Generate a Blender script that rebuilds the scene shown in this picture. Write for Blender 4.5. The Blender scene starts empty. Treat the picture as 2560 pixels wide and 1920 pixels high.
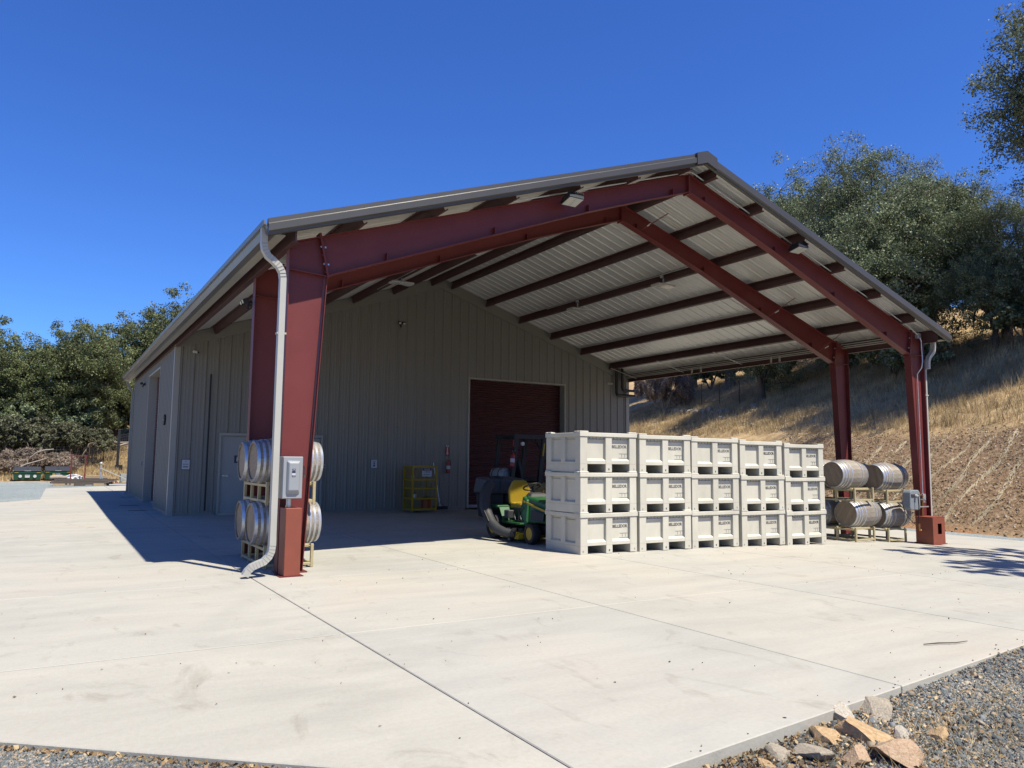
import bpy, bmesh, math, random
import numpy as np
from mathutils import Vector, Matrix
S = bpy.context.scene
COL = S.collection
PI = math.pi
# ------------------------------------------------------------------ camera
CAM = dict(x=-2.697, y=-10.519, z=1.517, yaw=0.542, pitch=0.102, roll=0.009, f=1909.3)
cd = bpy.data.cameras.new('camera'); cam = bpy.data.objects.new('camera', cd); COL.objects.link(cam)
_y, _p, _r = CAM['yaw'], CAM['pitch'], CAM['roll']
fw = Vector((math.sin(_y)*math.cos(_p), math.cos(_y)*math.cos(_p), math.sin(_p)))
rt = Vector((math.cos(_y), -math.sin(_y), 0)); up = rt.cross(fw)
r2 = rt*math.cos(_r)+up*math.sin(_r); u2 = up*math.cos(_r)-rt*math.sin(_r)
M = Matrix((r2, u2, -fw)).transposed().to_4x4(); M.translation = (CAM['x'], CAM['y'], CAM['z'])
cam.matrix_world = M
cd.sensor_width = 36; cd.lens = CAM['f']/2560*36; cd.clip_start = .05; cd.clip_end = 3000
S.camera = cam
# ------------------------------------------------------------------ light
SUN_EL, SUN_DIR = 60.8, Vector((0.355, -0.932, 0)).normalized()
sv = SUN_DIR*math.cos(math.radians(SUN_EL)) + Vector((0, 0, math.sin(math.radians(SUN_EL))))
sl = bpy.data.lights.new('sun', 'SUN'); sun = bpy.data.objects.new('sun', sl); COL.objects.link(sun)
sl.energy = 4.9; sl.angle = math.radians(.53); sl.color = (1, .94, .79)
sun.rotation_euler = (-sv).to_track_quat('-Z', 'Y').to_euler(); sun.location = (0, 0, 40)
W = bpy.data.worlds.new('World'); S.world = W; W.use_nodes = True
nt = W.node_tree; bg = nt.nodes['Background']
sky = nt.nodes.new('ShaderNodeTexSky'); sky.sky_type = 'NISHITA'; sky.sun_disc = False
sky.sun_elevation = math.radians(SUN_EL); sky.sun_rotation = math.atan2(SUN_DIR.x, SUN_DIR.y)
sky.altitude = 500; sky.air_density = 1.0; sky.dust_density = .35; sky.ozone_density = 3.2
hs = nt.nodes.new('ShaderNodeHueSaturation'); hs.inputs['Saturation'].default_value = 1.12; hs.inputs['Hue'].default_value = .513
tint = nt.nodes.new('ShaderNodeMix'); tint.data_type = 'RGBA'; tint.blend_type = 'MULTIPLY'; tint.inputs[0].default_value = 1; tint.inputs[7].default_value = (.35, .60, .91, 1)
nt.links.new(sky.outputs[0], hs.inputs['Color']); nt.links.new(hs.outputs[0], tint.inputs[6]); nt.links.new(tint.outputs[2], bg.inputs[0]); bg.inputs[1].default_value = .112
S.view_settings.view_transform = 'Standard'; S.view_settings.look = 'None'
S.view_settings.exposure = 0.82; S.view_settings.gamma = 1; S.view_settings.use_curve_mapping = False
S.render.engine = 'CYCLES'
# ------------------------------------------------------------------ helpers
def tag(o, label=None, cat=None, group=None, kind=None):
    if label: o['label'] = label
    if cat: o['category'] = cat
    if group: o['group'] = group
    if kind: o['kind'] = kind
    return o
def empty(name, loc=(0, 0, 0), rz=0, label=None, cat=None, group=None):
    o = bpy.data.objects.new(name, None); COL.objects.link(o); o.location = loc; o.rotation_euler = (0, 0, rz)
    o.empty_display_size = .2
    return tag(o, label, cat, group)
def kids(o): return [c for c in ALLK.get(o.name, [])]
ALLK = {}
def adopt(c, p):
    c.parent = p; ALLK.setdefault(p.name, []).append(c)
def copy_tree(o, parent=None):
    c = o.copy(); COL.objects.link(c)
    if parent is not None: adopt(c, parent)
    else: c.parent = None
    for ch in list(kids(o)): copy_tree(ch, c)
    return c
class MB:
    """collects shapes, then becomes ONE mesh object"""
    def __init__(s): s.v = []; s.f = []; s.m = []; s.mi = 0
    def add(s, vs, fs):
        n = len(s.v); s.v += [tuple(v) for v in vs]; s.f += [tuple(i+n for i in f) for f in fs]; s.m += [s.mi]*len(fs)
    def box(s, x0, x1, y0, y1, z0, z1):
        s.add([(x0,y0,z0),(x1,y0,z0),(x1,y1,z0),(x0,y1,z0),(x0,y0,z1),(x1,y0,z1),(x1,y1,z1),(x0,y1,z1)],
              [(0,3,2,1),(4,5,6,7),(0,1,5,4),(1,2,6,5),(2,3,7,6),(3,0,4,7)]); return s
    def tbox(s, x0, x1, y0, y1, z0, z1, ix, iy):   # top inset
        s.add([(x0,y0,z0),(x1,y0,z0),(x1,y1,z0),(x0,y1,z0),(x0+ix,y0+iy,z1),(x1-ix,y0+iy,z1),(x1-ix,y1-iy,z1),(x0+ix,y1-iy,z1)],
              [(0,3,2,1),(4,5,6,7),(0,1,5,4),(1,2,6,5),(2,3,7,6),(3,0,4,7)]); return s
    def hexa(s, p):   # 8 points, bottom ring then top ring
        s.add(p, [(0,3,2,1),(4,5,6,7),(0,1,5,4),(1,2,6,5),(2,3,7,6),(3,0,4,7)]); return s
    def bar(s, a, b, w, h, upv=(0, 0, 1)):
        a = Vector(a); b = Vector(b); d = (b-a).normalized(); u = Vector(upv)
        if abs(d.dot(u)) > .97: u = Vector((0, 1, 0))
        x = d.cross(u).normalized()*w/2; u = x.cross(d).normalized()*h/2
        s.hexa([a-x-u, a+x-u, b+x-u, b-x-u, a-x+u, a+x+u, b+x+u, b-x+u]); return s
    def prism(s, poly, axis, a, b):
        n = len(poly)
        def P(p, t):
            return {'x': (t, p[0], p[1]), 'y': (p[0], t, p[1]), 'z': (p[0], p[1], t)}[axis]
        s.add([P(p, a) for p in poly]+[P(p, b) for p in poly],
              [tuple(range(n-1, -1, -1)), tuple(range(n, 2*n))]+[(i, (i+1) % n, n+(i+1) % n, n+i) for i in range(n)]); return s
    def tube(s, pts, r, n=8, cap=True, flat=None):
        pts = [Vector(p) for p in pts]; rs = r if hasattr(r, '__len__') else [r]*len(pts)
        rings = []; ref = None
        for i, p in enumerate(pts):
            d = (pts[min(i+1, len(pts)-1)]-pts[max(i-1, 0)]).normalized()
            if ref is None:
                ref = Vector((0, 0, 1)) if abs(d.z) < .9 else Vector((0, 1, 0))
            x = d.cross(ref).normalized(); y = x.cross(d).normalized(); ref = y
            rings.append([p+x*math.cos(2*PI*k/n)*rs[i]*(flat or 1)+y*math.sin(2*PI*k/n)*rs[i] for k in range(n)])
        fs = []
        for i in range(len(pts)-1):
            for k in range(n):
                a, b = i*n+k, i*n+(k+1) % n; fs.append((a, b, b+n, a+n))
        if cap: fs += [tuple(range(n-1, -1, -1)), tuple(range((len(pts)-1)*n, len(pts)*n))]
        s.add([v for rr in rings for v in rr], fs); return s
    def sweep(s, pts, prof, side=(1, 0, 0)):
        """sweep a closed 2D profile (a along side, b along side x dir) along pts"""
        pts = [Vector(p) for p in pts]; n = len(prof); side = Vector(side).normalized(); V = []
        for i, p in enumerate(pts):
            d = (pts[min(i+1, len(pts)-1)]-pts[max(i-1, 0)]).normalized(); w = side.cross(d).normalized()
            V += [p+side*a+w*b for a, b in prof]
        fs = [tuple(range(n-1, -1, -1)), tuple(range((len(pts)-1)*n, len(pts)*n))]
        for i in range(len(pts)-1):
            for k in range(n):
                a, b = i*n+k, i*n+(k+1) % n; fs.append((a, b, b+n, a+n))
        s.add(V, fs); return s
    def lathe(s, prof, axis='z', n=20, c=(0, 0, 0), cap=True):
        V = []; m = len(prof)
        for r, h in prof:
            for k in range(n):
                a = 2*PI*k/n; ca, sa = math.cos(a)*r, math.sin(a)*r
                V.append({'z': (c[0]+ca, c[1]+sa, c[2]+h), 'x': (c[0]+h, c[1]+ca, c[2]+sa), 'y': (c[0]+sa, c[1]+h, c[2]+ca)}[axis])
        fs = [(i*n+k, i*n+(k+1) % n, (i+1)*n+(k+1) % n, (i+1)*n+k) for i in range(m-1) for k in range(n)]
        if cap: fs += [tuple(range(n-1, -1, -1)), tuple(range((m-1)*n, m*n))]
        s.add(V, fs); return s
    def build(s, name, mats, parent=None, smooth=False, bevel=0, loc=(0, 0, 0), rot=(0, 0, 0), seg=1):
        me = bpy.data.meshes.new(name); me.from_pydata(s.v, [], s.f)
        if not isinstance(mats, (list, tuple)): mats = [mats]
        for m in mats: me.materials.append(m)
        if len(mats) > 1: me.polygons.foreach_set('material_index', s.m)
        bm = bmesh.new(); bm.from_mesh(me); bmesh.ops.recalc_face_normals(bm, faces=bm.faces); bm.to_mesh(me); bm.free()
        if smooth:
            me.polygons.foreach_set('use_smooth', [True]*len(me.polygons))
            if smooth != 2: me.set_sharp_from_angle(angle=math.radians(40))
        o = bpy.data.objects.new(name, me); COL.objects.link(o); o.location = loc; o.rotation_euler = rot
        if parent is not None: adopt(o, parent)
        if bevel:
            md = o.modifiers.new('bevel', 'BEVEL'); md.width = bevel; md.segments = seg; md.limit_method = 'ANGLE'; md.angle_limit = math.radians(35)
        return o
def npmesh(name, V, F, mat, parent=None, smooth=False, midx=None):
    V = np.asarray(V, np.float32); F = np.asarray(F, np.int32); k = F.shape[1]
    me = bpy.data.meshes.new(name); me.vertices.add(len(V)); me.vertices.foreach_set('co', V.ravel())
    me.loops.add(F.size); me.loops.foreach_set('vertex_index', F.ravel()); me.polygons.add(len(F))
    me.polygons.foreach_set('loop_start', np.arange(0, F.size, k, dtype=np.int32))
    me.polygons.foreach_set('loop_total', np.full(len(F), k, np.int32))
    if not isinstance(mat, (list, tuple)): mat = [mat]
    for m in mat: me.materials.append(m)
    if midx is not None: me.polygons.foreach_set('material_index', np.asarray(midx, np.int32))
    if smooth: me.polygons.foreach_set('use_smooth', np.ones(len(F), bool))
    me.update(calc_edges=True); me.validate()
    o = bpy.data.objects.new(name, me); COL.objects.link(o)
    if parent is not None: adopt(o, parent)
    return o
_fc = {}
def text_obj(name, txt, size, mat, parent, loc, rot, bold=.0, sx=1.0, align='CENTER', depth=.001):
    key = (txt, size, bold, sx, align, depth)
    if key not in _fc:
        cu = bpy.data.curves.new('t', 'FONT'); cu.body = txt; cu.size = size; cu.offset = bold; cu.extrude = depth
        cu.align_x = align; cu.align_y = 'CENTER'; cu.resolution_u = 3
        t = bpy.data.objects.new('t', cu); COL.objects.link(t)
        me = bpy.data.meshes.new_from_object(t); bpy.data.objects.remove(t)
        for v in me.vertices: v.co.x *= sx
        _fc[key] = me
    me = _fc[key].copy(); me.name = name; me.materials.clear(); me.materials.append(mat)
    o = bpy.data.objects.new(name, me); COL.objects.link(o); o.location = loc; o.rotation_euler = rot
    if parent is not None: adopt(o, parent)
    return o
# ------------------------------------------------------------------ materials
K = .585          # paints were picked a little bright
def mat(name, col, rough=.6, metal=0., var=.0, scale=3., stretch=(1, 1, 1), bump=0., bscale=None, spec=.5, objrand=.0,
        col2=None, coord='world', detail=6., coat=0.):
    col = tuple(c*K for c in col); col2 = tuple(c*K for c in col2) if col2 else None
    m = bpy.data.materials.new(name); m.use_nodes = True; n = m.node_tree.nodes; l = m.node_tree.links
    b = n['Principled BSDF']; b.inputs['Roughness'].default_value = rough; b.inputs['Metallic'].default_value = metal
    b.inputs['Specular IOR Level'].default_value = spec; b.inputs['Coat Weight'].default_value = coat
    b.inputs['Base Color'].default_value = (*col, 1)
    if coord == 'world': src = n.new('ShaderNodeNewGeometry').outputs['Position']
    else: src = n.new('ShaderNodeTexCoord').outputs['Object']
    mp = n.new('ShaderNodeMapping'); mp.inputs['Scale'].default_value = stretch; l.new(src, mp.inputs[0])
    out = None
    if var or col2:
        t = n.new('ShaderNodeTexNoise'); t.inputs['Scale'].default_value = scale; t.inputs['Detail'].default_value = detail
        t.inputs['Roughness'].default_value = .62; l.new(mp.outputs[0], t.inputs[0])
        r = n.new('ShaderNodeValToRGB'); r.color_ramp.elements[0].position = .3; r.color_ramp.elements[1].position = .7
        c2 = col2 or tuple(min(1, c*(1+var)) for c in col); c1 = col if col2 else tuple(c*(1-var) for c in col)
        r.color_ramp.elements[0].color = (*c1, 1); r.color_ramp.elements[1].color = (*c2, 1)
        l.new(t.outputs[0], r.inputs[0]); out = r.outputs[0]
    if objrand:
        oi = n.new('ShaderNodeObjectInfo'); mr = n.new('ShaderNodeMapRange')
        mr.inputs['To Min'].default_value = 1-objrand; mr.inputs['To Max'].default_value = 1+objrand
        l.new(oi.outputs['Random'], mr.inputs[0]); mx = n.new('ShaderNodeVectorMath'); mx.operation = 'SCALE'
        if out: l.new(out, mx.inputs[0])
        else: mx.inputs[0].default_value = col
        l.new(mr.outputs[0], mx.inputs['Scale']); out = mx.outputs[0]
    if out: l.new(out, b.inputs['Base Color'])
    if bump:
        t2 = n.new('ShaderNodeTexNoise'); t2.inputs['Scale'].default_value = bscale or scale*4; t2.inputs['Detail'].default_value = 8
        l.new(mp.outputs[0], t2.inputs[0]); bp = n.new('ShaderNodeBump'); bp.inputs['Strength'].default_value = bump
        bp.inputs['Distance'].default_value = .02; l.new(t2.outputs[0], bp.inputs['Height']); l.new(bp.outputs[0], b.inputs['Normal'])
    return m
M_clad = mat('stone_grey_cladding', (.295, .28, .243), .45, var=.04, scale=1.2, stretch=(1, 1, .3), bump=.02, bscale=2)
M_trim = mat('stone_grey_trim', (.46, .44, .39), .4, var=.04, scale=2)
M_rake = mat('grey_brown_trim', (.115, .108, .098), .35, var=.06, scale=1.5, metal=.35)
M_gut = mat('grey_gutter', (.24, .24, .235), .35, var=.05, scale=1.5, metal=.3)
M_spout = mat('light_stone_downspout', (.6, .585, .53), .45, var=.05, scale=2)
M_roofu = mat('white_roof_sheet', (.98, .96, .90), .38, var=.05, scale=1.1, metal=.25)
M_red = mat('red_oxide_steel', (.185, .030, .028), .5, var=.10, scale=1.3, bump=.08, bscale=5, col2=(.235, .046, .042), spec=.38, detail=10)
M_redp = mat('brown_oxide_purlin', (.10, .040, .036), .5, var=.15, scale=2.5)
M_redbox = mat('brick_red_paint', (.33, .082, .045), .5, var=.08, scale=5)
M_roll = mat('dark_red_curtain', (.085, .012, .016), .5, var=.06, scale=2)
M_door = mat('pale_grey_door', (.42, .43, .42), .45, var=.03)
M_white = mat('white_enamel', (.78, .77, .74), .4)
M_black = mat('black_paint', (.012, .012, .014), .5)
M_rubber = mat('black_rubber', (.018, .018, .02), .75, var=.3, scale=30)
M_chrome = mat('brushed_metal', (.6, .6, .6), .3, metal=1)
M_galv = mat('galvanised_steel', (.86, .88, .92), .38, metal=.75, var=.15, scale=14, coord='obj')
M_glass = mat('frosted_lens', (.75, .75, .7), .25)
M_seal = mat('joint_sealant', (.74, .71, .64), .8)
M_bin = mat('cream_plastic', (.80, .76, .64), .5, var=.08, scale=1.7, stretch=(2.3, 2.3, 1.1), objrand=.06, spec=.35, bump=.03, bscale=5)
M_ink = mat('dark_print', (.06, .05, .055), .7)
M_stave = mat('weathered_oak', (.27, .225, .175), .8, var=.3, scale=6, stretch=(1.2, 12, 12), coord='obj', objrand=.22, bump=.25, bscale=9, col2=(.54, .47, .39))
M_head = mat('oak_head', (.34, .25, .16), .75, scale=5, stretch=(8, 8, 1.4), coord='obj', objrand=.12, col2=(.46, .36, .25), bump=.15)
M_rack = mat('pale_yellow_rack', (.60, .50, .28), .5, var=.12, scale=9, coord='obj')
M_yel = mat('yellow_paint', (.55, .36, .012), .4)
M_yseat = mat('yellow_vinyl', (.45, .30, .015), .5)
M_green = mat('green_paint', (.018, .12, .03), .42, var=.2, scale=8)
M_dgreen = mat('dumpster_green', (.012, .085, .045), .45, var=.15, scale=3)
M_grey = mat('grey_enamel', (.40, .42, .45), .38, var=.03, scale=3)
M_greyp = mat('dark_grey_plastic', (.05, .05, .054), .55, var=.1)
M_navy = mat('charcoal_plastic', (.045, .05, .06), .5)
M_lid = mat('black_lid', (.06, .062, .075), .5, var=.1)
M_lumber = mat('pale_lumber', (.52, .38, .22), .75, var=.15, scale=5)
M_dark_wood = mat('weathered_dark_wood', (.13, .10, .085), .8, var=.25, scale=4, stretch=(.5, 4, 4))
M_cinder = mat('cinder_block', (.42, .42, .40), .9, var=.12, scale=8)
M_bark = mat('oak_bark', (.12, .095, .07), .9, var=.3, scale=3, bump=.5, bscale=6)
M_dead = mat('bleached_dead_wood', (.42, .36, .29), .85, var=.2, scale=4)
M_rustpost = mat('rusty_post', (.10, .05, .035), .8)
M_wire = mat('fence_wire', (.25, .25, .26), .5, metal=.5)
M_extred = mat('extinguisher_red', (.42, .015, .015), .3)
M_tarp = mat('white_tarp', (.75, .75, .76), .6)
M_signw = mat('sign_white', (.72, .72, .74), .5)
M_navyink = mat('navy_print', (.02, .03, .10), .5)
M_redink = mat('red_print', (.45, .02, .02), .5)
M_rod = mat('pale_rod', (.62, .60, .52), .4)
M_brass = mat('brass', (.55, .28, .10), .35, metal=.8)
M_tank = mat('grey_tank_paint', (.33, .35, .37), .35)
def nd(m): return m.node_tree.nodes, m.node_tree.links
def concrete():
    m = bpy.data.materials.new('broomed_concrete'); m.use_nodes = True; n, l = nd(m); b = n['Principled BSDF']
    b.inputs['Roughness'].default_value = .85; b.inputs['Specular IOR Level'].default_value = .25
    g = n.new('ShaderNodeNewGeometry')
    def noise(sc, st, det=6, dist=0.):
        mp = n.new('ShaderNodeMapping'); mp.inputs['Scale'].default_value = st; l.new(g.outputs['Position'], mp.inputs[0])
        t = n.new('ShaderNodeTexNoise'); t.inputs['Scale'].default_value = sc; t.inputs['Detail'].default_value = det
        t.inputs['Roughness'].default_value = .65; t.inputs['Distortion'].default_value = dist
        l.new(mp.outputs[0], t.inputs[0]); return t.outputs[0]
    def ramp(src, stops):
        r = n.new('ShaderNodeValToRGB'); e = r.color_ramp.elements
        while len(e) < len(stops): e.new(.5)
        for i, (p, c) in enumerate(stops): e[i].position = p; e[i].color = (*c, 1)
        l.new(src, r.inputs[0]); return r.outputs[0]
    def mul(a, c, f=1.):
        x = n.new('ShaderNodeMix'); x.data_type = 'RGBA'; x.blend_type = 'MULTIPLY'; x.inputs[0].default_value = f
        l.new(a, x.inputs[6]); l.new(c, x.inputs[7]); return x.outputs[2]
    c = ramp(noise(.35, (1, 1, 1), 4, .6), [(.3, (.33, .32, .285)), (.5, (.37, .357, .318)), (.72, (.395, .361, .312))])
    c = mul(c, ramp(noise(1.6, (.35, 1.6, 1), 8, .4), [(.3, (.88, .88, .89)), (.6, (1, 1, 1))]))      # long trowel sweeps
    c = mul(c, ramp(noise(2.2, (1, .5, 1), 9, 1.2), [(.30, (.78, .765, .74)), (.43, (1, 1, 1))]), .8)     # stains
    c = mul(c, ramp(noise(28, (1, 1, 1), 5), [(.25, (.90, .89, .88)), (.6, (1, 1, 1))]), .8)
    c = mul(c, ramp(noise(.9, (1, 1, 1), 9, 2.0), [(.25, (.74, .73, .71)), (.33, (1, 1, 1))]), .8)
    oi = n.new('ShaderNodeObjectInfo')
    c = mul(c, ramp(oi.outputs['Random'], [(0, (.93, .935, .95)), (1, (1, .985, .96))]))
    l.new(c, b.inputs['Base Color'])
    bp = n.new('ShaderNodeBump'); bp.inputs['Strength'].default_value = .25; bp.inputs['Distance'].default_value = .01
    l.new(noise(60, (1, .25, 1), 6), bp.inputs['Height']); l.new(bp.outputs[0], b.inputs['Normal'])
    return m
M_conc = concrete()
M_bed = mat('dark_joint_bed', (.10, .085, .07), .95)
def leafmat(name, stops, trans=.3, rough=.55, lk=.80):
    m = bpy.data.materials.new(name); m.use_nodes = True; n, l = nd(m); b = n['Principled BSDF']
    g = n.new('ShaderNodeNewGeometry'); r = n.new('ShaderNodeValToRGB'); e = r.color_ramp.elements
    while len(e) < len(stops): e.new(.5)
    for i, (p, c) in enumerate(stops): e[i].position = p; e[i].color = (*(q*lk for q in c), 1)
    l.new(g.outputs['Random Per Island'], r.inputs[0])
    t = n.new('ShaderNodeTexNoise'); t.inputs['Scale'].default_value = .7; t.inputs['Detail'].default_value = 3; l.new(g.outputs['Position'], t.inputs[0])
    mr = n.new('ShaderNodeMapRange'); mr.inputs['From Min'].default_value = .3; mr.inputs['From Max'].default_value = .7
    mr.inputs['To Min'].default_value = .65; mr.inputs['To Max'].default_value = 1.35; l.new(t.outputs[0], mr.inputs[0])
    vm = n.new('ShaderNodeVectorMath'); vm.operation = 'SCALE'; l.new(r.outputs[0], vm.inputs[0]); l.new(mr.outputs[0], vm.inputs['Scale'])
    l.new(vm.outputs[0], b.inputs['Base Color']); b.inputs['Roughness'].default_value = rough; b.inputs['Specular IOR Level'].default_value = .3
    tr = n.new('ShaderNodeBsdfTranslucent'); l.new(vm.outputs[0], tr.inputs[0]); mx = n.new('ShaderNodeMixShader'); mx.inputs[0].default_value = trans
    l.new(b.outputs[0], mx.inputs[1]); l.new(tr.outputs[0], mx.inputs[2]); l.new(mx.outputs[0], n['Material Output'].inputs[0])
    return m
M_leafA = leafmat('live_oak_leaves', [(0, (.085, .11, .055)), (.5, (.16, .20, .108)), (1, (.30, .345, .22))], .3, .5, .82)
M_leafB = leafmat('blue_oak_leaves', [(0, (.10, .125, .05)), (.5, (.175, .21, .085)), (1, (.26, .29, .14))], lk=.66)
M_leafC = leafmat('scrub_leaves', [(0, (.10, .105, .06)), (.5, (.17, .18, .10)), (1, (.26, .26, .16))], lk=.62)
M_brush = leafmat('dead_brush', [(0, (.15, .11, .085)), (.5, (.27, .215, .17)), (1, (.46, .37, .29))], .1, .8)
M_grass = leafmat('dry_grass_blades', [(0, (.34, .24, .12)), (.5, (.50, .38, .20)), (1, (.66, .53, .32))], .3, .7)
M_litter = leafmat('leaf_litter', [(0, (.16, .09, .04)), (.5, (.36, .24, .12)), (1, (.58, .45, .27))], .1, .8)
M_stone = leafmat('gravel_stones', [(0, (.07, .078, .08)), (.45, (.135, .15, .155)), (.7, (.21, .225, .23)), (.84, (.27, .20, .13)), (1, (.42, .36, .28))], 0., .8)
# ------------------------------------------------------------------ terrain
#TERRAIN-BEGIN
def G(x, y):            # level of the concrete
    x = np.asarray(x, float); y = np.asarray(y, float)
    xx = np.clip(x, 4, 18)-4
    return -.0024*xx**2 + .0057*np.clip(y, 0, 11) + .013*np.clip(y-11, 0, 11)
def wob(x, y, s, a, ph=0.):
    return a*(np.sin(x*s+ph)*np.cos(y*s*1.3+ph*2)+.5*np.sin(x*s*2.1-y*s*1.7+ph*3)+.3*np.cos(x*s*4.3+y*s*3.9+ph))
def T(x, y):            # natural ground
    x = np.asarray(x, float); y = np.asarray(y, float)
    b = G(x, y)-.13
    xf = 20.7+.24*np.clip(y-1.5, 0, 60)+.1*np.clip(-y, 0, 30)
    d = x-xf+wob(x, y, .5, .18)
    st = np.clip(d, 0, 5.2)
    h = .62*st - .25*np.exp(-((d-0)**2)/.5)*0 + .42*np.clip(d-5.2, 0, 22)+.25*np.clip(d-27.2, 0, 60)
    h = h + np.clip(d, 0, 6)/6*(wob(x, y, .35, .12, 1)+wob(x, y, 1.3, .035, 2))
    far = np.clip((y-31)/3, 0, 1)
    q = np.clip(y-35, 0, 60)+.35*np.clip(x-0, -20, 20)*np.clip((y-35)/8, 0, 1)
    q = np.clip(q, 0, 90)
    hb = .095*np.clip(q, 0, 9)+.15*np.clip(q-9, 0, 60)
    hb = hb+far*wob(x, y, .5, .05, 4)
    return b+np.maximum(h, 0)+np.where(x < xf+8, np.maximum(hb-np.maximum(h, 0)*.5, 0), np.maximum(hb-np.maximum(h, 0)*.5, 0))
#TERRAIN-END
D2, L, HW = 11.077, 11.115, 15.24
def grid_mesh(name, xs, ys, zf, m, uvf=None):
    X, Y = np.meshgrid(xs, ys); Z = zf(X, Y); V = np.stack([X, Y, Z], -1).reshape(-1, 3)
    nx, ny = len(xs), len(ys); I = np.arange(nx*ny).reshape(ny, nx)
    F = np.stack([I[:-1, :-1], I[:-1, 1:], I[1:, 1:], I[1:, :-1]], -1).reshape(-1, 4)
    return npmesh(name, V, F, m, smooth=True)
def groundmat():
    m = bpy.data.materials.new('hillside_soil_and_straw'); m.use_nodes = True; n, l = nd(m); b = n['Principled BSDF']
    b.inputs['Roughness'].default_value = .95; b.inputs['Specular IOR Level'].default_value = .1
    g = n.new('ShaderNodeNewGeometry')
    def noise(sc, st=(1, 1, 1), det=8, dist=0.):
        mp = n.new('ShaderNodeMapping'); mp.inputs['Scale'].default_value = st; l.new(g.outputs['Position'], mp.inputs[0])
        t = n.new('ShaderNodeTexNoise'); t.inputs['Scale'].default_value = sc; t.inputs['Detail'].default_value = det
        t.inputs['Roughness'].default_value = .7; t.inputs['Distortion'].default_value = dist; l.new(mp.outputs[0], t.inputs[0]); return t.outputs[0]
    def ramp(src, stops):
        r = n.new('ShaderNodeValToRGB'); e = r.color_ramp.elements
        while len(e) < len(stops): e.new(.5)
        for i, (p, c) in enumerate(stops): e[i].position = p; e[i].color = (*c, 1) if hasattr(c, '__len__') else (c, c, c, 1)
        l.new(src, r.inputs[0]); return r.outputs[0]
    def mix(f, a, c):
        x = n.new('ShaderNodeMix'); x.data_type = 'RGBA'; l.new(f, x.inputs[0]); l.new(a, x.inputs[6]); l.new(c, x.inputs[7]); return x.outputs[2]
    grass = ramp(noise(1.2, (1, 1, 1), 9, .5), [(.3, (.22, .145, .075)), (.5, (.34, .24, .13)), (.7, (.43, .33, .19))])
    bank = ramp(noise(7, (1, 1, 1), 9), [(.3, (.12, .075, .042)), (.5, (.21, .14, .085)), (.68, (.36, .275, .185))])
    a = n.new('ShaderNodeAttribute'); a.attribute_name = 'bank'
    c = mix(a.outputs['Fac'], grass, bank)
    a2 = n.new('ShaderNodeAttribute'); a2.attribute_name = 'straw'
    st = n.new('ShaderNodeMath'); st.operation = 'MULTIPLY'; l.new(a2.outputs['Fac'], st.inputs[0]); l.new(ramp(noise(5), [(.35, 0.), (.55, 1.)]), st.inputs[1])
    pale = ramp(noise(20), [(.3, (.42, .34, .22)), (.7, (.62, .54, .40))])
    c = mix(st.outputs[0], c, pale)
    a3 = n.new('ShaderNodeAttribute'); a3.attribute_name = 'clay'
    c = mix(a3.outputs['Fac'], c, ramp(noise(9), [(.3, (.27, .10, .045)), (.7, (.38, .19, .09))]))
    l.new(c, b.inputs['Base Color'])
    bp = n.new('ShaderNodeBump'); bp.inputs['Strength'].default_value = .9; bp.inputs['Distance'].default_value = .06
    l.new(noise(9), bp.inputs['Height']); l.new(bp.outputs[0], b.inputs['Normal'])
    return m
M_ground = groundmat()
xs = np.concatenate([np.linspace(-600, -60, 20), np.linspace(-58, -12, 24), np.linspace(-11, 17, 40), np.linspace(17.3, 46, 150), np.linspace(46.8, 100, 60), np.linspace(110, 600, 20)])
ys = np.concatenate([np.linspace(-600, -40, 16), np.linspace(-38, -9, 20), np.linspace(-8.5, 30, 150), np.linspace(30.5, 75, 90), np.linspace(76, 140, 40), np.linspace(150, 900, 20)])
gnd = grid_mesh('hillside_ground', xs, ys, T, M_ground)
X, Y = np.meshgrid(xs, ys); xf = 20.7+.24*np.clip(Y-1.5, 0, 60)+.1*np.clip(-Y, 0, 30); d = X-xf
bank = (np.clip(d/.5, 0, 1)*np.clip((6.2-d)/1.2, 0, 1)*np.clip((16-Y)/3, 0, 1)).ravel()
clay = (np.clip(1-np.abs(d+.1)/.45, 0, 1)*np.clip((30-Y)/5, 0, 1)).ravel()*.9
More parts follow.
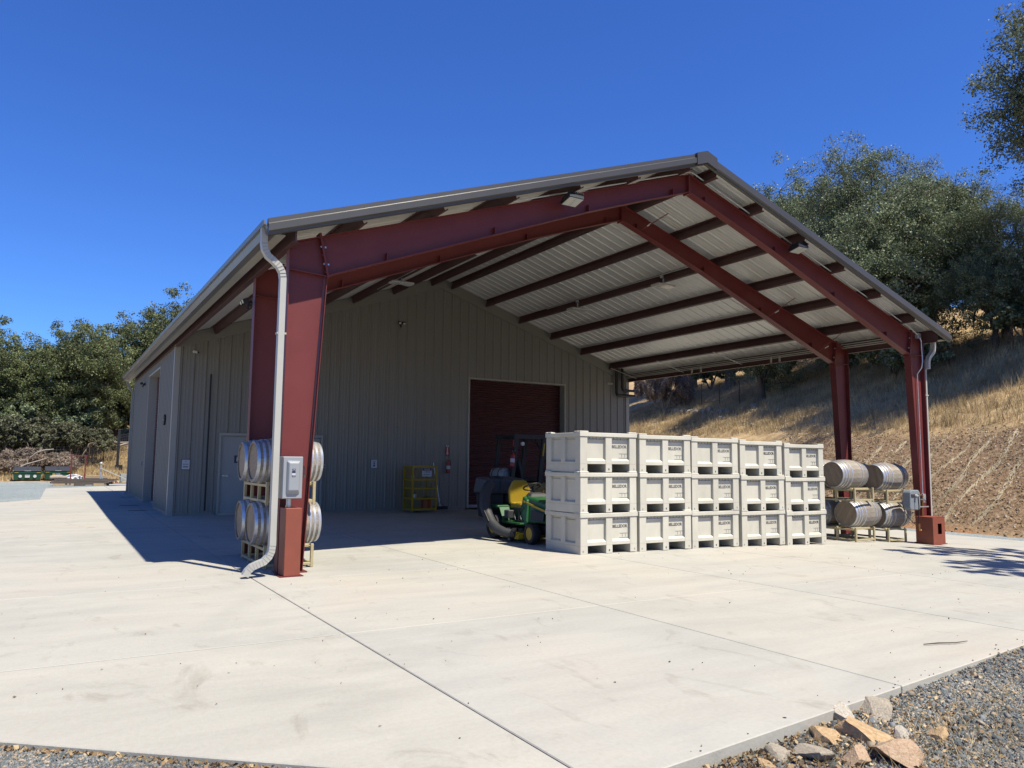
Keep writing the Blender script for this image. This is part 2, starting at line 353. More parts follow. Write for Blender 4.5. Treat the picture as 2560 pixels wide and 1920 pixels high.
# straw rows laid down the cut bank
su = (Y+.16*X)/1.28+.12*np.sin(X*.9); fr = np.abs(su-np.round(su))*1.28
straw = (bank > .3)*np.clip(1-fr/.16, 0, 1).ravel()*np.clip((5.0-d)/.8, 0, 1).ravel()
for nm, a in (('bank', bank), ('straw', straw), ('clay', clay)):
    at = gnd.data.attributes.new(nm, 'FLOAT', 'POINT'); at.data.foreach_set('value', a.astype(np.float32))
tag(gnd, kind='structure')
gnd.data.attributes['straw'].data.foreach_set('value', np.zeros(len(straw), np.float32))
def gravelmat():
    m = bpy.data.materials.new('blue_grey_gravel'); m.use_nodes = True; n, l = nd(m); b = n['Principled BSDF']
    b.inputs['Roughness'].default_value = .9
    g = n.new('ShaderNodeNewGeometry'); v = n.new('ShaderNodeTexVoronoi'); v.inputs['Scale'].default_value = 34; l.new(g.outputs['Position'], v.inputs['Vector'])
    sp = n.new('ShaderNodeSeparateColor'); l.new(v.outputs['Color'], sp.inputs[0])
    r = n.new('ShaderNodeValToRGB'); e = r.color_ramp.elements; e.new(.5); e.new(.9)
    for i, (p, c) in enumerate([(0, (.11, .13, .135)), (.6, (.19, .225, .23)), (.88, (.27, .30, .30)), (1, (.33, .29, .23))]): e[i].position = p; e[i].color = (*c, 1)
    l.new(sp.outputs[0], r.inputs[0])
    t = n.new('ShaderNodeTexNoise'); t.inputs['Scale'].default_value = .5; t.inputs['Detail'].default_value = 6; l.new(g.outputs['Position'], t.inputs[0])
    mr = n.new('ShaderNodeMapRange'); mr.inputs['To Min'].default_value = .75; mr.inputs['To Max'].default_value = 1.25; l.new(t.outputs[0], mr.inputs[0])
    vm = n.new('ShaderNodeVectorMath'); vm.operation = 'SCALE'; l.new(r.outputs[0], vm.inputs[0]); l.new(mr.outputs[0], vm.inputs['Scale']); l.new(vm.outputs[0], b.inputs['Base Color'])
    bp = n.new('ShaderNodeBump'); bp.inputs['Strength'].default_value = .8; bp.inputs['Distance'].default_value = .015; l.new(v.outputs['Distance'], bp.inputs['Height']); bp.invert = True; l.new(bp.outputs[0], b.inputs['Normal'])
    return m
M_gravel = gravelmat()
tag(grid_mesh('gravel_yard', np.linspace(-45, 16, 62), np.linspace(15.5, 36.5, 43), lambda x, y: np.maximum(G(x, y)-.03, T(x, y)+.02), M_gravel), kind='structure')
tag(grid_mesh('gravel_verge', np.linspace(-30, 21, 103), np.linspace(-25, -4, 43), lambda x, y: np.where(x+y*.0 < -1.0, G(x, y)-.035, G(x, y)-.082+.02*np.clip(x-1, 0, 3.0)), M_gravel), kind='structure')
tag(grid_mesh('gravel_strip', np.linspace(19.7, 20.9, 5), np.linspace(-8, 30, 80), lambda x, y: np.maximum(G(x, y)-.02, T(x, y)+.03), M_gravel), kind='structure')
# ------------------------------------------------------------------ concrete panels
POLY = [(-.50, -7.42), (-.34, -7.53), (17.5, -5.65), (19.8, -4.5), (19.8, 30.6), (.5, 31.64), (-2.74, 28.33), (-2.87, 19.09), (-3.91, 17.88), (-12, 17.2), (-12, 2.36)]
def clip(poly, rect):
    x0, x1, y0, y1 = rect
    for ax, v, sgn in ((0, x0, 1), (0, x1, -1), (1, y0, 1), (1, y1, -1)):
        out = []
        for i in range(len(poly)):
            a, b = poly[i-1], poly[i]; ia = (a[ax]-v)*sgn >= 0; ib = (b[ax]-v)*sgn >= 0
            if ia != ib:
                t = (v-a[ax])/(b[ax]-a[ax]); out.append((a[0]+t*(b[0]-a[0]), a[1]+t*(b[1]-a[1])))
            if ib: out.append(b)
        poly = out
        if len(poly) < 3: return []
    return poly
apron = empty('concrete_apron'); tag(apron, kind='structure')
JX = [-12.4, -.37, 2.45, 5.18, 8.0, 10.8, 13.6, 16.5, 20]
JY = [-8, -3.84, -.52, 2.3, 4.9, 8.0, 11.0, 14.0, 17.0, 20.2, 23.5, 27.0, 32]
gap = .006
for i in range(len(JX)-1):
    for j in range(len(JY)-1):
        if JX[i] > 14 and j < 1 and False: continue
        pl = clip(POLY, (JX[i]+gap, JX[i+1]-gap, JY[j]+(.005 if j else 0), JY[j+1]-.005))
        pl = [p for k, p in enumerate(pl) if math.dist(p, pl[k-1]) > .01]
        if len(pl) < 3: continue
        # sub-strips along x so that the panel follows the fall of the yard
        mb = MB(); n = len(pl); top = [(x, y, float(G(x, y))) for x, y in pl]; bot = [(x, y, z-.16) for x, y, z in top]
        mb.add(top+bot, [tuple(range(n)), tuple(range(2*n-1, n-1, -1))]+[(k, (k+1) % n, n+(k+1) % n, n+k) for k in range(n)])
        mb.build('slab_panel', M_conc, apron, bevel=.006)
mb = MB(); n = len(POLY); inner = [(x*.995+.02, y*.985) for x, y in POLY]
bed = grid_mesh('joint_bed', np.linspace(-12, 19.8, 60), np.linspace(-7.4, 30.4, 60), lambda x, y: G(x, y)-.02, M_bed)
# keep only the bed cells inside the slab
bm = bmesh.new(); bm.from_mesh(bed.data)
def inside(x, y):
    c = False
    for i in range(len(POLY)):
        (x1, y1), (x2, y2) = POLY[i-1], POLY[i]
        if (y1 > y) != (y2 > y) and x < (x2-x1)*(y-y1)/(y2-y1)+x1: c = not c
    return c
bmesh.ops.delete(bm, geom=[f for f in bm.faces if not all(inside(v.co.x, v.co.y) for v in f.verts)], context='FACES')
bm.to_mesh(bed.data); bm.free(); adopt(bed, apron)
def strip_seal(pts, w=.012):
    m_ = MB()
    for a, b in zip(pts[:-1], pts[1:]):
        n_ = 6
        for k in range(n_):
            p = [a[0]+(b[0]-a[0])*k/n_, a[1]+(b[1]-a[1])*k/n_]; q = [a[0]+(b[0]-a[0])*(k+1)/n_, a[1]+(b[1]-a[1])*(k+1)/n_]
            m_.add([(p[0], p[1]-w/2, G(*p)+.001), (q[0], q[1]-w/2, G(*q)+.001), (q[0], q[1]+w/2, G(*q)+.001), (p[0], p[1]+w/2, G(*p)+.001)], [(0, 1, 2, 3)])
    return m_.build('joint_seal', M_seal, apron)
strip_seal([(-4.6, -3.84), (-.4, -3.84)]); strip_seal([(-.3, -3.84), (19.5, -3.84)], .008)
strip_seal([(.5, -.52), (19.5, -.52)], .008); strip_seal([(-8, -.52), (-.4, -.52)], .008)
# ------------------------------------------------------------------ the metal building
PF, SL, MX = 7.117, .336, 7.62          # underside plane of the purlins
def zp(x): return PF-SL*abs(x-MX)
ROOF = .215
B = empty('metal_building', (0, 0, 0), 0, 'grey metal barn with dark red steel frames and an open gabled canopy', 'building')
RIBW = .3048; PW = .9144
def ribprof(w=PW, dep=.03):   # (u, out) across one sheet: three deep ribs and low minor ribs between
    p = []
    for k in range(3):
        u = k*RIBW
        p += [(u, 0), (u+.022, dep), (u+.052, dep), (u+.074, 0), (u+.14, 0), (u+.15, .003), (u+.17, .003), (u+.18, 0), (u+.22, 0), (u+.23, .003), (u+.25, .003), (u+.26, 0)]
    return p+[(w, 0)]
def wall_sheet(u0, u1, zb, zt, P3, m, opens=(), parent=B):
    pr = [(u0+u, o) for u, o in ribprof() if u0+u < u1]+[(u1, 0)]
    cuts = sorted(c for a, b, h in opens for c in (a, b) if u0 < c < u1)
    for c in cuts:
        for i in range(len(pr)-1):
            if pr[i][0] < c < pr[i+1][0]:
                t = (c-pr[i][0])/(pr[i+1][0]-pr[i][0]); pr.insert(i+1, (c, pr[i][1]+t*(pr[i+1][1]-pr[i][1]))); break
    mb = MB()
    if u0 < MX < u1 and zt is zgab:
        for i in range(len(pr)-1):
            if pr[i][0] < MX < pr[i+1][0]: pr.insert(i+1, (MX, pr[i][1])); break
    for (ua, oa), (ub, ob) in zip(pr[:-1], pr[1:]):
        if ub-ua < 1e-6: continue
        um = (ua+ub)/2; z0 = zb(um)
        for a, b, h in opens:
            if a < um < b: z0 = h
        mb.add([P3(ua, oa, z0), P3(ub, ob, z0), P3(ub, ob, zt(ub)), P3(ua, oa, zt(ua))], [(0, 1, 2, 3)])
    return mb.build('wall_panel', m, parent)
zgab = lambda u: zp(u)-.06
FL = float(G(2, D2))
op_front = [(1.17, 2.30, 2.24), (2.93, 3.99, 2.24), (8.66, 12.46, 4.22)]
u = .10
while u < HW-.12:
    wall_sheet(u, min(u+PW, HW-.10), lambda q: FL+.02, zgab, lambda a, o, z: (a, D2-o, z), M_clad, op_front); u += PW
op_left = [(13.95, 16.97, 4.24)]
u = D2+.10
while u < D2+L-.12:
    wall_sheet(u, min(u+PW, D2+L-.10), lambda q: float(G(0, q))+.02, lambda q: 4.52, lambda a, o, z: (-o, a, z), M_clad, op_left)
    wall_sheet(u, min(u+PW, D2+L-.10), lambda q: float(G(HW, q))-.0, lambda q: 4.52, lambda a, o, z: (HW+o, a, z), M_clad); u += PW
MB().add([(0, D2+L, 0), (HW, D2+L, -.3), (HW, D2+L, 4.55), (MX, D2+L, 7.1), (0, D2+L, 4.55)], [(0, 1, 2, 3, 4)])
mb = MB(); mb.prism([(0, 0), (HW, 0), (HW, 4.55), (MX, 7.1), (0, 4.55)], 'y', D2+L, D2+L+.03); mb.build('rear_wall', M_clad, B)
# corner, base and head trims
for x0, x1 in ((-.035, .11), (HW-.11, HW+.035)):
    mb = MB(); mb.box(x0, x1, D2-.038, D2+.13, FL if x0 < 1 else -.25, 4.52); mb.build('corner_trim', M_trim, B, bevel=.004)
mb = MB(); mb.box(-.035, .11, D2+L-.13, D2+L+.035, 0, 4.5); mb.build('corner_trim', M_trim, B)
mb = MB(); a, b = .11, HW-.11
for s0, s1 in ((.11, 1.12), (2.35, 2.88), (4.04, 8.6), (12.52, HW-.11)): MB().box(s0, s1, D2-.036, D2-.002, FL-.3, FL+.06).build('base_trim', M_clad, B)
MB().box(-.036, -.002, D2+.14, 13.9, FL-.05, FL+.10).build('base_trim', M_clad, B); MB().box(-.036, -.002, 17.02, D2+L-.14, FL-.05, FL+.16).build('base_trim', M_clad, B)
for s in (-1, 1):   # gable closure plates above the sheets
    mb = MB(); xe = 0 if s < 0 else HW
    mb.hexa([(xe, D2-.05, zp(xe)-.13), (MX, D2-.05, PF-.13), (MX, D2+.02, PF-.13), (xe, D2+.02, zp(xe)-.13),
             (xe, D2-.05, zp(xe)+ROOF-.01), (MX, D2-.05, PF+ROOF-.01), (MX, D2+.02, PF+ROOF-.01), (xe, D2+.02, zp(xe)+ROOF-.01)])
    mb.build('gable_trim', M_clad, B)
# roof sheets (24 per slope, ribs run down the slope)
def roof_sheet(y0, y1, s):
    pr = []
    for k in range(3):
        v = k*RIBW
        pr += [(v, 0), (v+.02, .03), (v+.05, .03), (v+.07, 0), (v+.14, 0), (v+.148, .006), (v+.165, .006), (v+.173, 0), (v+.22, 0), (v+.228, .006), (v+.245, .006), (v+.253, 0)]
    pr = [(y0+v, o) for v, o in pr if y0+v < y1]+[(y1, 0)]
    xe = -.36 if s < 0 else HW+.36; V = []
    for y, o in pr:
        V += [(xe, y, zp(xe)+ROOF+o), (MX, y, PF+ROOF+o)]
    F = [(2*i, 2*i+1, 2*i+3, 2*i+2) for i in range(len(pr)-1)]
    mb = MB(); mb.add(V, F); o = mb.build('roof_panel', M_roofu, B); return o
YF, YB = -.41, D2+L+.3
for s in (-1, 1):
    y = YF
    while y < YB-.05:
        roof_sheet(y, min(y+PW, YB), s); y += PW
mb = MB()
for s in (-1, 1): mb.hexa([(MX, YF, PF+ROOF+.032), (MX+s*.25, YF, zp(MX+.25)+ROOF+.032), (MX+s*.25, YB, zp(MX+.25)+ROOF+.032), (MX, YB, PF+ROOF+.032), (MX, YF, PF+ROOF+.045), (MX+s*.25, YF, zp(MX+.25)+ROOF+.045), (MX+s*.25, YB, zp(MX+.25)+ROOF+.045), (MX, YB, PF+ROOF+.045)])
mb.build('ridge_cap', M_trim, B)
# rake trim: moulded profile in (y, dz)
prof = [(-.36, .065), (-.425, .065), (-.43, .0), (-.465, -.02), (-.47, -.115), (-.435, -.135), (-.432, -.165), (-.40, -.175), (-.40, -.15), (-.36, -.15)]
CF = math.cos(math.atan(SL))
for s in (-1, 1):
    xe = -.40 if s < 0 else HW+.40; V = []
    for xx in (xe, MX-.0): V += [(xx, y, zp(xx)+ROOF+dz) for y, dz in prof]
    n = len(prof); mb = MB()
    mb.add(V, [tuple(range(n-1, -1, -1)), tuple(range(n, 2*n))]+[(i, (i+1) % n, n+(i+1) % n, n+i) for i in range(n)])
    mb.build('rake_trim', M_rake, B)
mb = MB()
V = [(MX-.26, zp(MX-.26)+ROOF+.075), (MX, PF+ROOF+.08), (MX+.26, zp(MX-.26)+ROOF+.075), (MX+.26, zp(MX-.26)+ROOF-.155), (MX, PF+ROOF-.15), (MX-.26, zp(MX-.26)+ROOF-.155)]
mb.prism(V, 'y', -.482, -.37); mb.build('peak_cap', M_rake, B)
# gutters
for s in (-1, 1):
    xe = -.28 if s < 0 else HW+.28
    ze = zp(0)+ROOF-.12
    pf = [(0, 0), (s*.0, -.165), (s*.10, -.165), (s*.135, -.07), (s*.17, -.06), (s*.18, .0), (s*.165, .0), (s*.15, -.045), (s*.015, -.045)]
    pf = [(xe+a, ze+b+.03) for a, b in pf]
    mb = MB(); mb.prism(pf, 'y', -.40, YB); mb.build('gutter', M_gut, B)
    mb = MB(); x0, x1 = sorted((xe, xe-s*.13)); mb.box(x0, x1, -.34, YB, ze-.135, ze-.12); mb.build('soffit', M_trim, B)
    mb = MB(); e0 = -.02 if s < 0 else HW-.005; mb.box(e0, e0+.025, -.34, YB-.3, zp(0)-.09, zp(0)+.20); mb.box(e0-.03, e0+.055, -.34, YB-.3, zp(0)-.10, zp(0)-.09); mb.build('eave_strut', M_redp, B)
# purlins
PX = [MX+s*(.33+1.272*i) for i in range(6) for s in (-1, 1)]
for x in sorted(PX):
    s = 1 if x > MX else -1; a = math.atan(SL)*s
    def R(dx, dz, x=x, a=a): return (x+dx*math.cos(a)+dz*math.sin(a), zp(x)-dx*math.sin(a)+dz*math.cos(a))
    t = .007
    z = [R(-t, 0), R(-t, .2), R(-.065*1, .2), R(-.065, .2-t), R(-t-.001, .2-t)]
    poly = [R(0, 0), R(.065, 0), R(.065, .02), R(.06, .02), R(.06, t), R(t, t), R(t, .205), R(-.06, .205), R(-.06, .185), R(-.055, .185), R(-.055, .198), R(0, .198)]
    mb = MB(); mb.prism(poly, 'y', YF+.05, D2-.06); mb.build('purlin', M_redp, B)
# rigid frames
def rafter_dep(x):
    q = abs(x-MX)
    if q < 2: return .36
    return .36+(.60-.36)*min(1, (q-2)/5.0)
def frame(y0, parent, zb_l=0., zb_r=-.28):
    yc = y0+.09; fw_ = .085; t = .012
    for s in (1, -1):
        X = (lambda x: x) if s > 0 else (lambda x: HW-x)
        zb = zb_l if s > 0 else zb_r
        wi = lambda z: .344+(.553-.344)*(z-0)/4.15
        kz = zp(.553)-.60
        MB().box(*sorted((X(0), X(t))), y0, y0+2*fw_, zb, zp(0)-.005).build('column_flange', M_red, parent, bevel=.002); col = MB()
                                            # outer flange
        a, b = X(wi(0)), X(.553)
        col.hexa([(a-s*t, y0, zb), (a, y0, zb), (a, y0+2*fw_, zb), (a-s*t, y0+2*fw_, zb), (b-s*t, y0, kz), (b, y0, kz), (b, y0+2*fw_, kz), (b-s*t, y0+2*fw_, kz)])
        col.build('column_flange', M_red, parent, bevel=.002)
        w = MB(); w.hexa([(X(t), yc-.004, zb), (X(wi(0)-t), yc-.004, zb), (X(wi(0)-t), yc+.004, zb), (X(t), yc+.004, zb), (X(t), yc-.004, zp(0)-.02), (X(.553-t), yc-.004, zp(.553)-.02), (X(.553-t), yc+.004, zp(.553)-.02), (X(t), yc+.004, zp(0)-.02)])
        w.build('column_web', M_red, parent)
        st = MB(); st.hexa([(X(t), y0+.005, kz+.02), (X(.553), y0+.005, kz-.015), (X(.553), y0+2*fw_-.005, kz-.015), (X(t), y0+2*fw_-.005, kz+.02), (X(t), y0+.005, kz+.032), (X(.553), y0+.005, kz-.003), (X(.553), y0+2*fw_-.005, kz-.003), (X(t), y0+2*fw_-.005, kz+.032)])
        st.build('stiffener', M_red, parent); st = MB()
        st.bar((X(.43), yc, zp(.43)+.05), (X(.565), yc, kz-.03), .17, .03, (1, 0, 0))
        st.build('end_plate', M_red, parent)
        for xx in (1.45, 3.3, 5.2, 7.2):
            st = MB(); st.bar((X(xx), y0+.05, zp(xx)-rafter_dep(xx)+.01), (X(xx), y0+.05, zp(xx)-rafter_dep(xx)+.13), .012, .09, (0, 1, 0)); st.build('stiffener', M_red, parent)
        n = 6; xs_ = [.44+(MX-.44)*i/n for i in range(n+1)]
        r = MB()
        for i in range(n):
            xa, xb = xs_[i], xs_[i+1]
            for lo in (0, 1):
                za = zp(xa)-(rafter_dep(xa) if lo else t+.002); zb_ = zp(xb)-(rafter_dep(xb) if lo else t+.002)
                if i == 0 and lo: xa2 = .56; za = zp(.56)-.60
                else: xa2 = xa if lo or i else .0
                if i == 0 and not lo: za = zp(0)-t-.002
                r.hexa([(X(xa2), y0, za), (X(xb), y0, zb_), (X(xb), y0+2*fw_, zb_), (X(xa2), y0+2*fw_, za), (X(xa2), y0, za+t), (X(xb), y0, zb_+t), (X(xb), y0+2*fw_, zb_+t), (X(xa2), y0+2*fw_, za+t)])
        r.build('rafter_flange', M_red, parent)
        r = MB()
        for i in range(n):
            xa, xb = xs_[i], xs_[i+1]
            r.hexa([(X(xa), yc-.006, zp(xa)-rafter_dep(xa)), (X(xb), yc-.006, zp(xb)-rafter_dep(xb)), (X(xb), yc+.006, zp(xb)-rafter_dep(xb)), (X(xa), yc+.006, zp(xa)-rafter_dep(xa)),
                    (X(xa), yc-.006, zp(xa)-.01), (X(xb), yc-.006, zp(xb)-.01), (X(xb), yc+.006, zp(xb)-.01), (X(xa), yc+.006, zp(xa)-.01)])
        r.build('rafter_web', M_red, parent)
        for q in range(5):
            f_ = .12+.19*q; xx = .43+(.565-.43)*f_; zz = zp(.43)+.05+(kz-.03-zp(.43)-.05)*f_
            for dx in (-.03, .03):
                bt = MB(); bt.lathe([(.014, 0), (.014, -.012)], 'y', 6, (X(xx+dx), y0+.003, zz)) if False else bt.box(*sorted((X(xx+dx), X(xx+dx+.022))), y0+.02, y0+.045, zz-.011, zz+.011); bt.build('bolt', M_galv if q % 2 else M_red, parent)
        for dx in (.06, .26):
            bt = MB(); bt.box(*sorted((X(dx), X(dx+.03))), y0+.02, y0+.05, zb+.02, zb+.05); bt.build('anchor_bolt', M_galv, parent)
        bp = MB(); bp.box(*sorted((X(-.02), X(.40))), y0-.03, y0+.2, zb, zb+.02); bp.build('base_plate', M_red, parent)
    pk = MB(); pk.box(MX-.018, MX+.018, y0+.002, y0+2*fw_-.002, PF-.40, PF-.005); pk.build('ridge_plate', M_red, parent)
frame(0.0, B); frame(2.037, B, zb_l=.01, zb_r=-.27)
# flange braces on the second frame
br = [(MX+1.6-.3, 1), (HW-1.55, 1), (MX-.35, 1), (HW-4.1, 1)]
for x, s in ((8.15, 1), (12.2, 1), (14.05, 1)):
    zl = zp(x)-rafter_dep(x)
    mb = MB(); mb.bar((x, 2.05, zl+.04), (x+.25, 1.45, zp(x+.25)+.02), .04, .006, (0, 0, 1)); b_ = mb.build('flange_brace', M_red, B)
    mb = MB(); mb.bar((x+.05, 1.90, zl+.10), (x+.09, 1.82, zl+.15), .035, .016); mb.build('brace_tag', M_white, B)
# downspouts
def rect(w, h): return [(-w/2, -h/2), (w/2, -h/2), (w/2, h/2), (-w/2, h/2)]
def rp(w, h):   # corrugated face
    return [(-w/2, -h/2), (-w/4, -h/2), (-w/4+.004, -h/2+.006), (-.004, -h/2+.006), (0, -h/2), (w/4, -h/2), (w/2, -h/2), (w/2, h/2), (-w/2, h/2)]
def elbow(pts): return pts
for s in (1, -1):
    X = (lambda x: x) if s > 0 else (lambda x: HW-x); zb = 0 if s > 0 else -.28
    yy = -.20 if s > 0 else .08
    top = []
    P0 = [(-.40, 4.62), (-.40, 4.42), (-.385, 4.33), (-.34, 4.25), (-.26, 4.19), (-.19, 4.13), (-.145, 4.05), (-.13, 3.96), (-.13, 3.85)]
    mb = MB()
    mb.sweep([(X(a), yy if s > 0 else .0, z) for a, z in P0], rect(.10, .08), side=(0, 1, 0)); mb.build('downspout_elbow', M_spout, B)
    mb = MB(); mb.sweep([(X(-.13), yy, 3.87), (X(-.13 if s > 0 else -.10), yy, .48+zb)], rp(.105, .08) if s > 0 else rp(.075, .05), side=(0, 1, 0)); mb.build('downspout', M_spout, B)
    mb = MB(); mb.box(*sorted((X(-.187), X(-.062))), yy-.045, yy+.045, 3.2, 3.225); mb.build('downspout_strap', M_spout, B)
    if s > 0:
        mb = MB(); P1 = [(-.13, .52), (-.13, .42), (-.14, .33), (-.17, .26), (-.23, .20), (-.31, .17), (-.38, .14), (-.43, .09), (-.46, .035)]
        mb.sweep([(a, yy-.02*i*.0, z) for i, (a, z) in enumerate(P1)], rp(.108, .083), side=(0, 1, 0)); e_ = mb.build('downspout_elbow', M_spout, B)
        # crimps
        mb = MB()
        for pts in (P0[1:-1], P1[1:-1]):
            for i in range(len(pts)-1):
                for q in (.2, .7):
                    a = pts[i][0]+(pts[i+1][0]-pts[i][0])*q; z = pts[i][1]+(pts[i+1][1]-pts[i][1])*q
                    dx, dz = pts[i+1][0]-pts[i][0], pts[i+1][1]-pts[i][1]; dl = math.hypot(dx, dz); nx, nz = -dz/dl, dx/dl
                    mb.bar((a-nx*.041, yy-.054, z-nz*.041), (a+nx*.041, yy-.054, z+nz*.041), .004, .006, (0, 1, 0))
        mb.build('crimp', M_trim, B)
mb = MB(); mb.sweep([(-.30, D2+L-.1, 4.45), (-.2, D2+L-.1, 4.2), (-.09, D2+L-.1, 4.05), (-.09, D2+L-.1, .3), (-.2, D2+L-.1, .12), (-.28, D2+L-.1, .06)], rect(.10, .08), side=(0, 1, 0)); mb.build('downspout', M_trim, B)
# doors ----------------------------------------------------------
def entry_door(x0, x1, hinge):
    d_ = MB(); d_.box(x0+.06, x1-.06, D2+.02, D2+.06, FL+.02, 2.15); d = d_.build('entry_door', M_door, B, bevel=.003)
    f_ = MB(); f_.box(x0, x0+.055, D2-.045, D2+.08, FL, 2.235); f_.box(x1-.055, x1, D2-.045, D2+.08, FL, 2.235); f_.box(x0+.055, x1-.055, D2-.045, D2+.08, 2.155, 2.235)
    f_.build('frame', M_trim, d, bevel=.003)
    s_ = MB(); s_.box(x0+.056, x1-.056, D2-.04, D2+.08, FL, FL+.018); s_.build('threshold', M_chrome, d)
    hx = x0+.15 if hinge == 'r' else x1-.15; k = 1 if hinge == 'r' else -1
    h_ = MB(); h_.lathe([(.032, 0), (.032, -.012), (.012, -.016), (.012, -.05)], 'y', 16, (hx, D2+.02, 1.08)); h_.bar((hx, D2-.03, 1.08), (hx+k*.12, D2-.035, 1.08), .016, .02)
    h_.build('handle', M_chrome, d, smooth=True)
    return d
entry_door(1.17, 2.30, 'r'); entry_door(2.93, 3.99, 'l')
def rollup(P3, u0, u1, top, base, parent=B, dep=.22, name='roll_up_door'):
    """P3(u, out, z)"""
    m_ = MB(); p = .0762; n = int((top-base+.1)/p); V = []; pr = []
    for i in range(n*6+1):
        z = base+.08+i*p/6
        if z > top+.1: break
        pr.append((.016*math.sin(i*PI/3), z))
    for o, z in pr: V += [P3(u0+.02, -dep+o, z), P3(u1-.02, -dep+o, z)]
    m_.add(V, [(2*i, 2*i+1, 2*i+3, 2*i+2) for i in range(len(pr)-1)])
    c = m_.build(name, M_roll, parent)
    b_ = MB(); b_.hexa([P3(u0+.02, -dep-.03, base), P3(u1-.02, -dep-.03, base), P3(u1-.02, -dep+.03, base), P3(u0+.02, -dep+.03, base), P3(u0+.02, -dep-.03, base+.09), P3(u1-.02, -dep-.03, base+.09), P3(u1-.02, -dep+.03, base+.09), P3(u0+.02, -dep+.03, base+.09)])
    b_.build('bottom_bar', M_grey, c)
    for ua, ub, za, zb in ((u0-.06, u0, base, top+.06), (u1, u1+.06, base, top+.06), (u0, u1, top, top+.06)):
        j = MB(); j.hexa([P3(ua, -dep-.08, za), P3(ub, -dep-.08, za), P3(ub, .045, za), P3(ua, .045, za), P3(ua, -dep-.08, zb), P3(ub, -dep-.08, zb), P3(ub, .045, zb), P3(ua, .045, zb)])
        j.build('jamb', M_trim, c, bevel=.003)
    return c
rollup(lambda u, o, z: (u, D2-o, z), 8.72, 12.40, 4.16, FL)
rollup(lambda u, o, z: (-o, u, z), 14.01, 16.91, 4.18, .09, dep=.21)
# the canopy's left bay header: dark slot strip on the wall
mb = MB(); mb.box(.865, .905, D2-.045, D2-.031, .17, 3.79); mb.build('seam_strip', M_black, B)
# conduit and pipes
mb = MB(); zc = lambda x: zp(x)+.03
mb.tube([(3.6, -.035, zc(3.6)), (MX-.08, -.035, zc(MX-.08)), (MX, -.035, PF+.015), (MX+.08, -.035, zc(MX+.08)), (14.6, -.035, zc(14.6)), (15.0, -.035, 4.62), (15.06, -.05, 4.50), (15.06, -.06, 4.0), (15.03, -.05, 3.85), (14.99, .04, 3.7), (14.99, .04, .75)], .014, 6)
mb.build('conduit', M_galv, B, smooth=True)
mb = MB(); mb.box(14.93, 15.06, -.06, .02, 4.56, 4.68); mb.build('junction_box', M_galv, B, bevel=.004)
mb = MB(); mb.box(14.95, 15.05, -.0, .07, .66, .86); mb.build('outlet_box', M_galv, B, bevel=.004)
for k, (dx, dz, r) in enumerate(((-.12, .02, .014), (-.19, .03, .014), (-.26, .05, .011))):
    mb = MB(); mb.tube([(HW+dx, .2, zp(HW+dx)+dz-.03), (HW+dx, D2-.1, zp(HW+dx)+dz-.03)], r, 6); mb.build('eave_pipe', M_rod, B, smooth=True)
for y in (10.8, 8.4, 5.9):
    mb = MB(); mb.bar((HW-.99, y, zp(HW-.99)-.01), (HW-.02, y-.25, zp(HW)-.02), .03, .012); mb.build('sag_strut', M_rod, B)
for y in (7.6, 7.2, 4.4, 4.1):
    mb = MB(); mb.box(HW-.20, HW-.16, y, y+.04, zp(HW)-.10, zp(HW)+.05); mb.build('pipe_hanger', M_rod, B)
for x in (13.95,):
    pass
# insulated line sets at the right corner
mb = MB(); mb.tube([(14.60, D2-.16, 5.0), (14.60, D2-.16, 4.04), (14.63, D2-.16, 3.97), (14.70, D2-.16, 3.94), (15.42, D2-.16, 3.94)], .055, 10); mb.build('insulated_pipe', M_black, B, smooth=True)
mb = MB(); mb.tube([(14.86, D2-.16, 4.95), (14.86, D2-.16, 4.22), (14.89, D2-.16, 4.16), (14.95, D2-.16, 4.13), (15.40, D2-.16, 4.13)], .048, 10); mb.build('insulated_pipe', M_black, B, smooth=True)
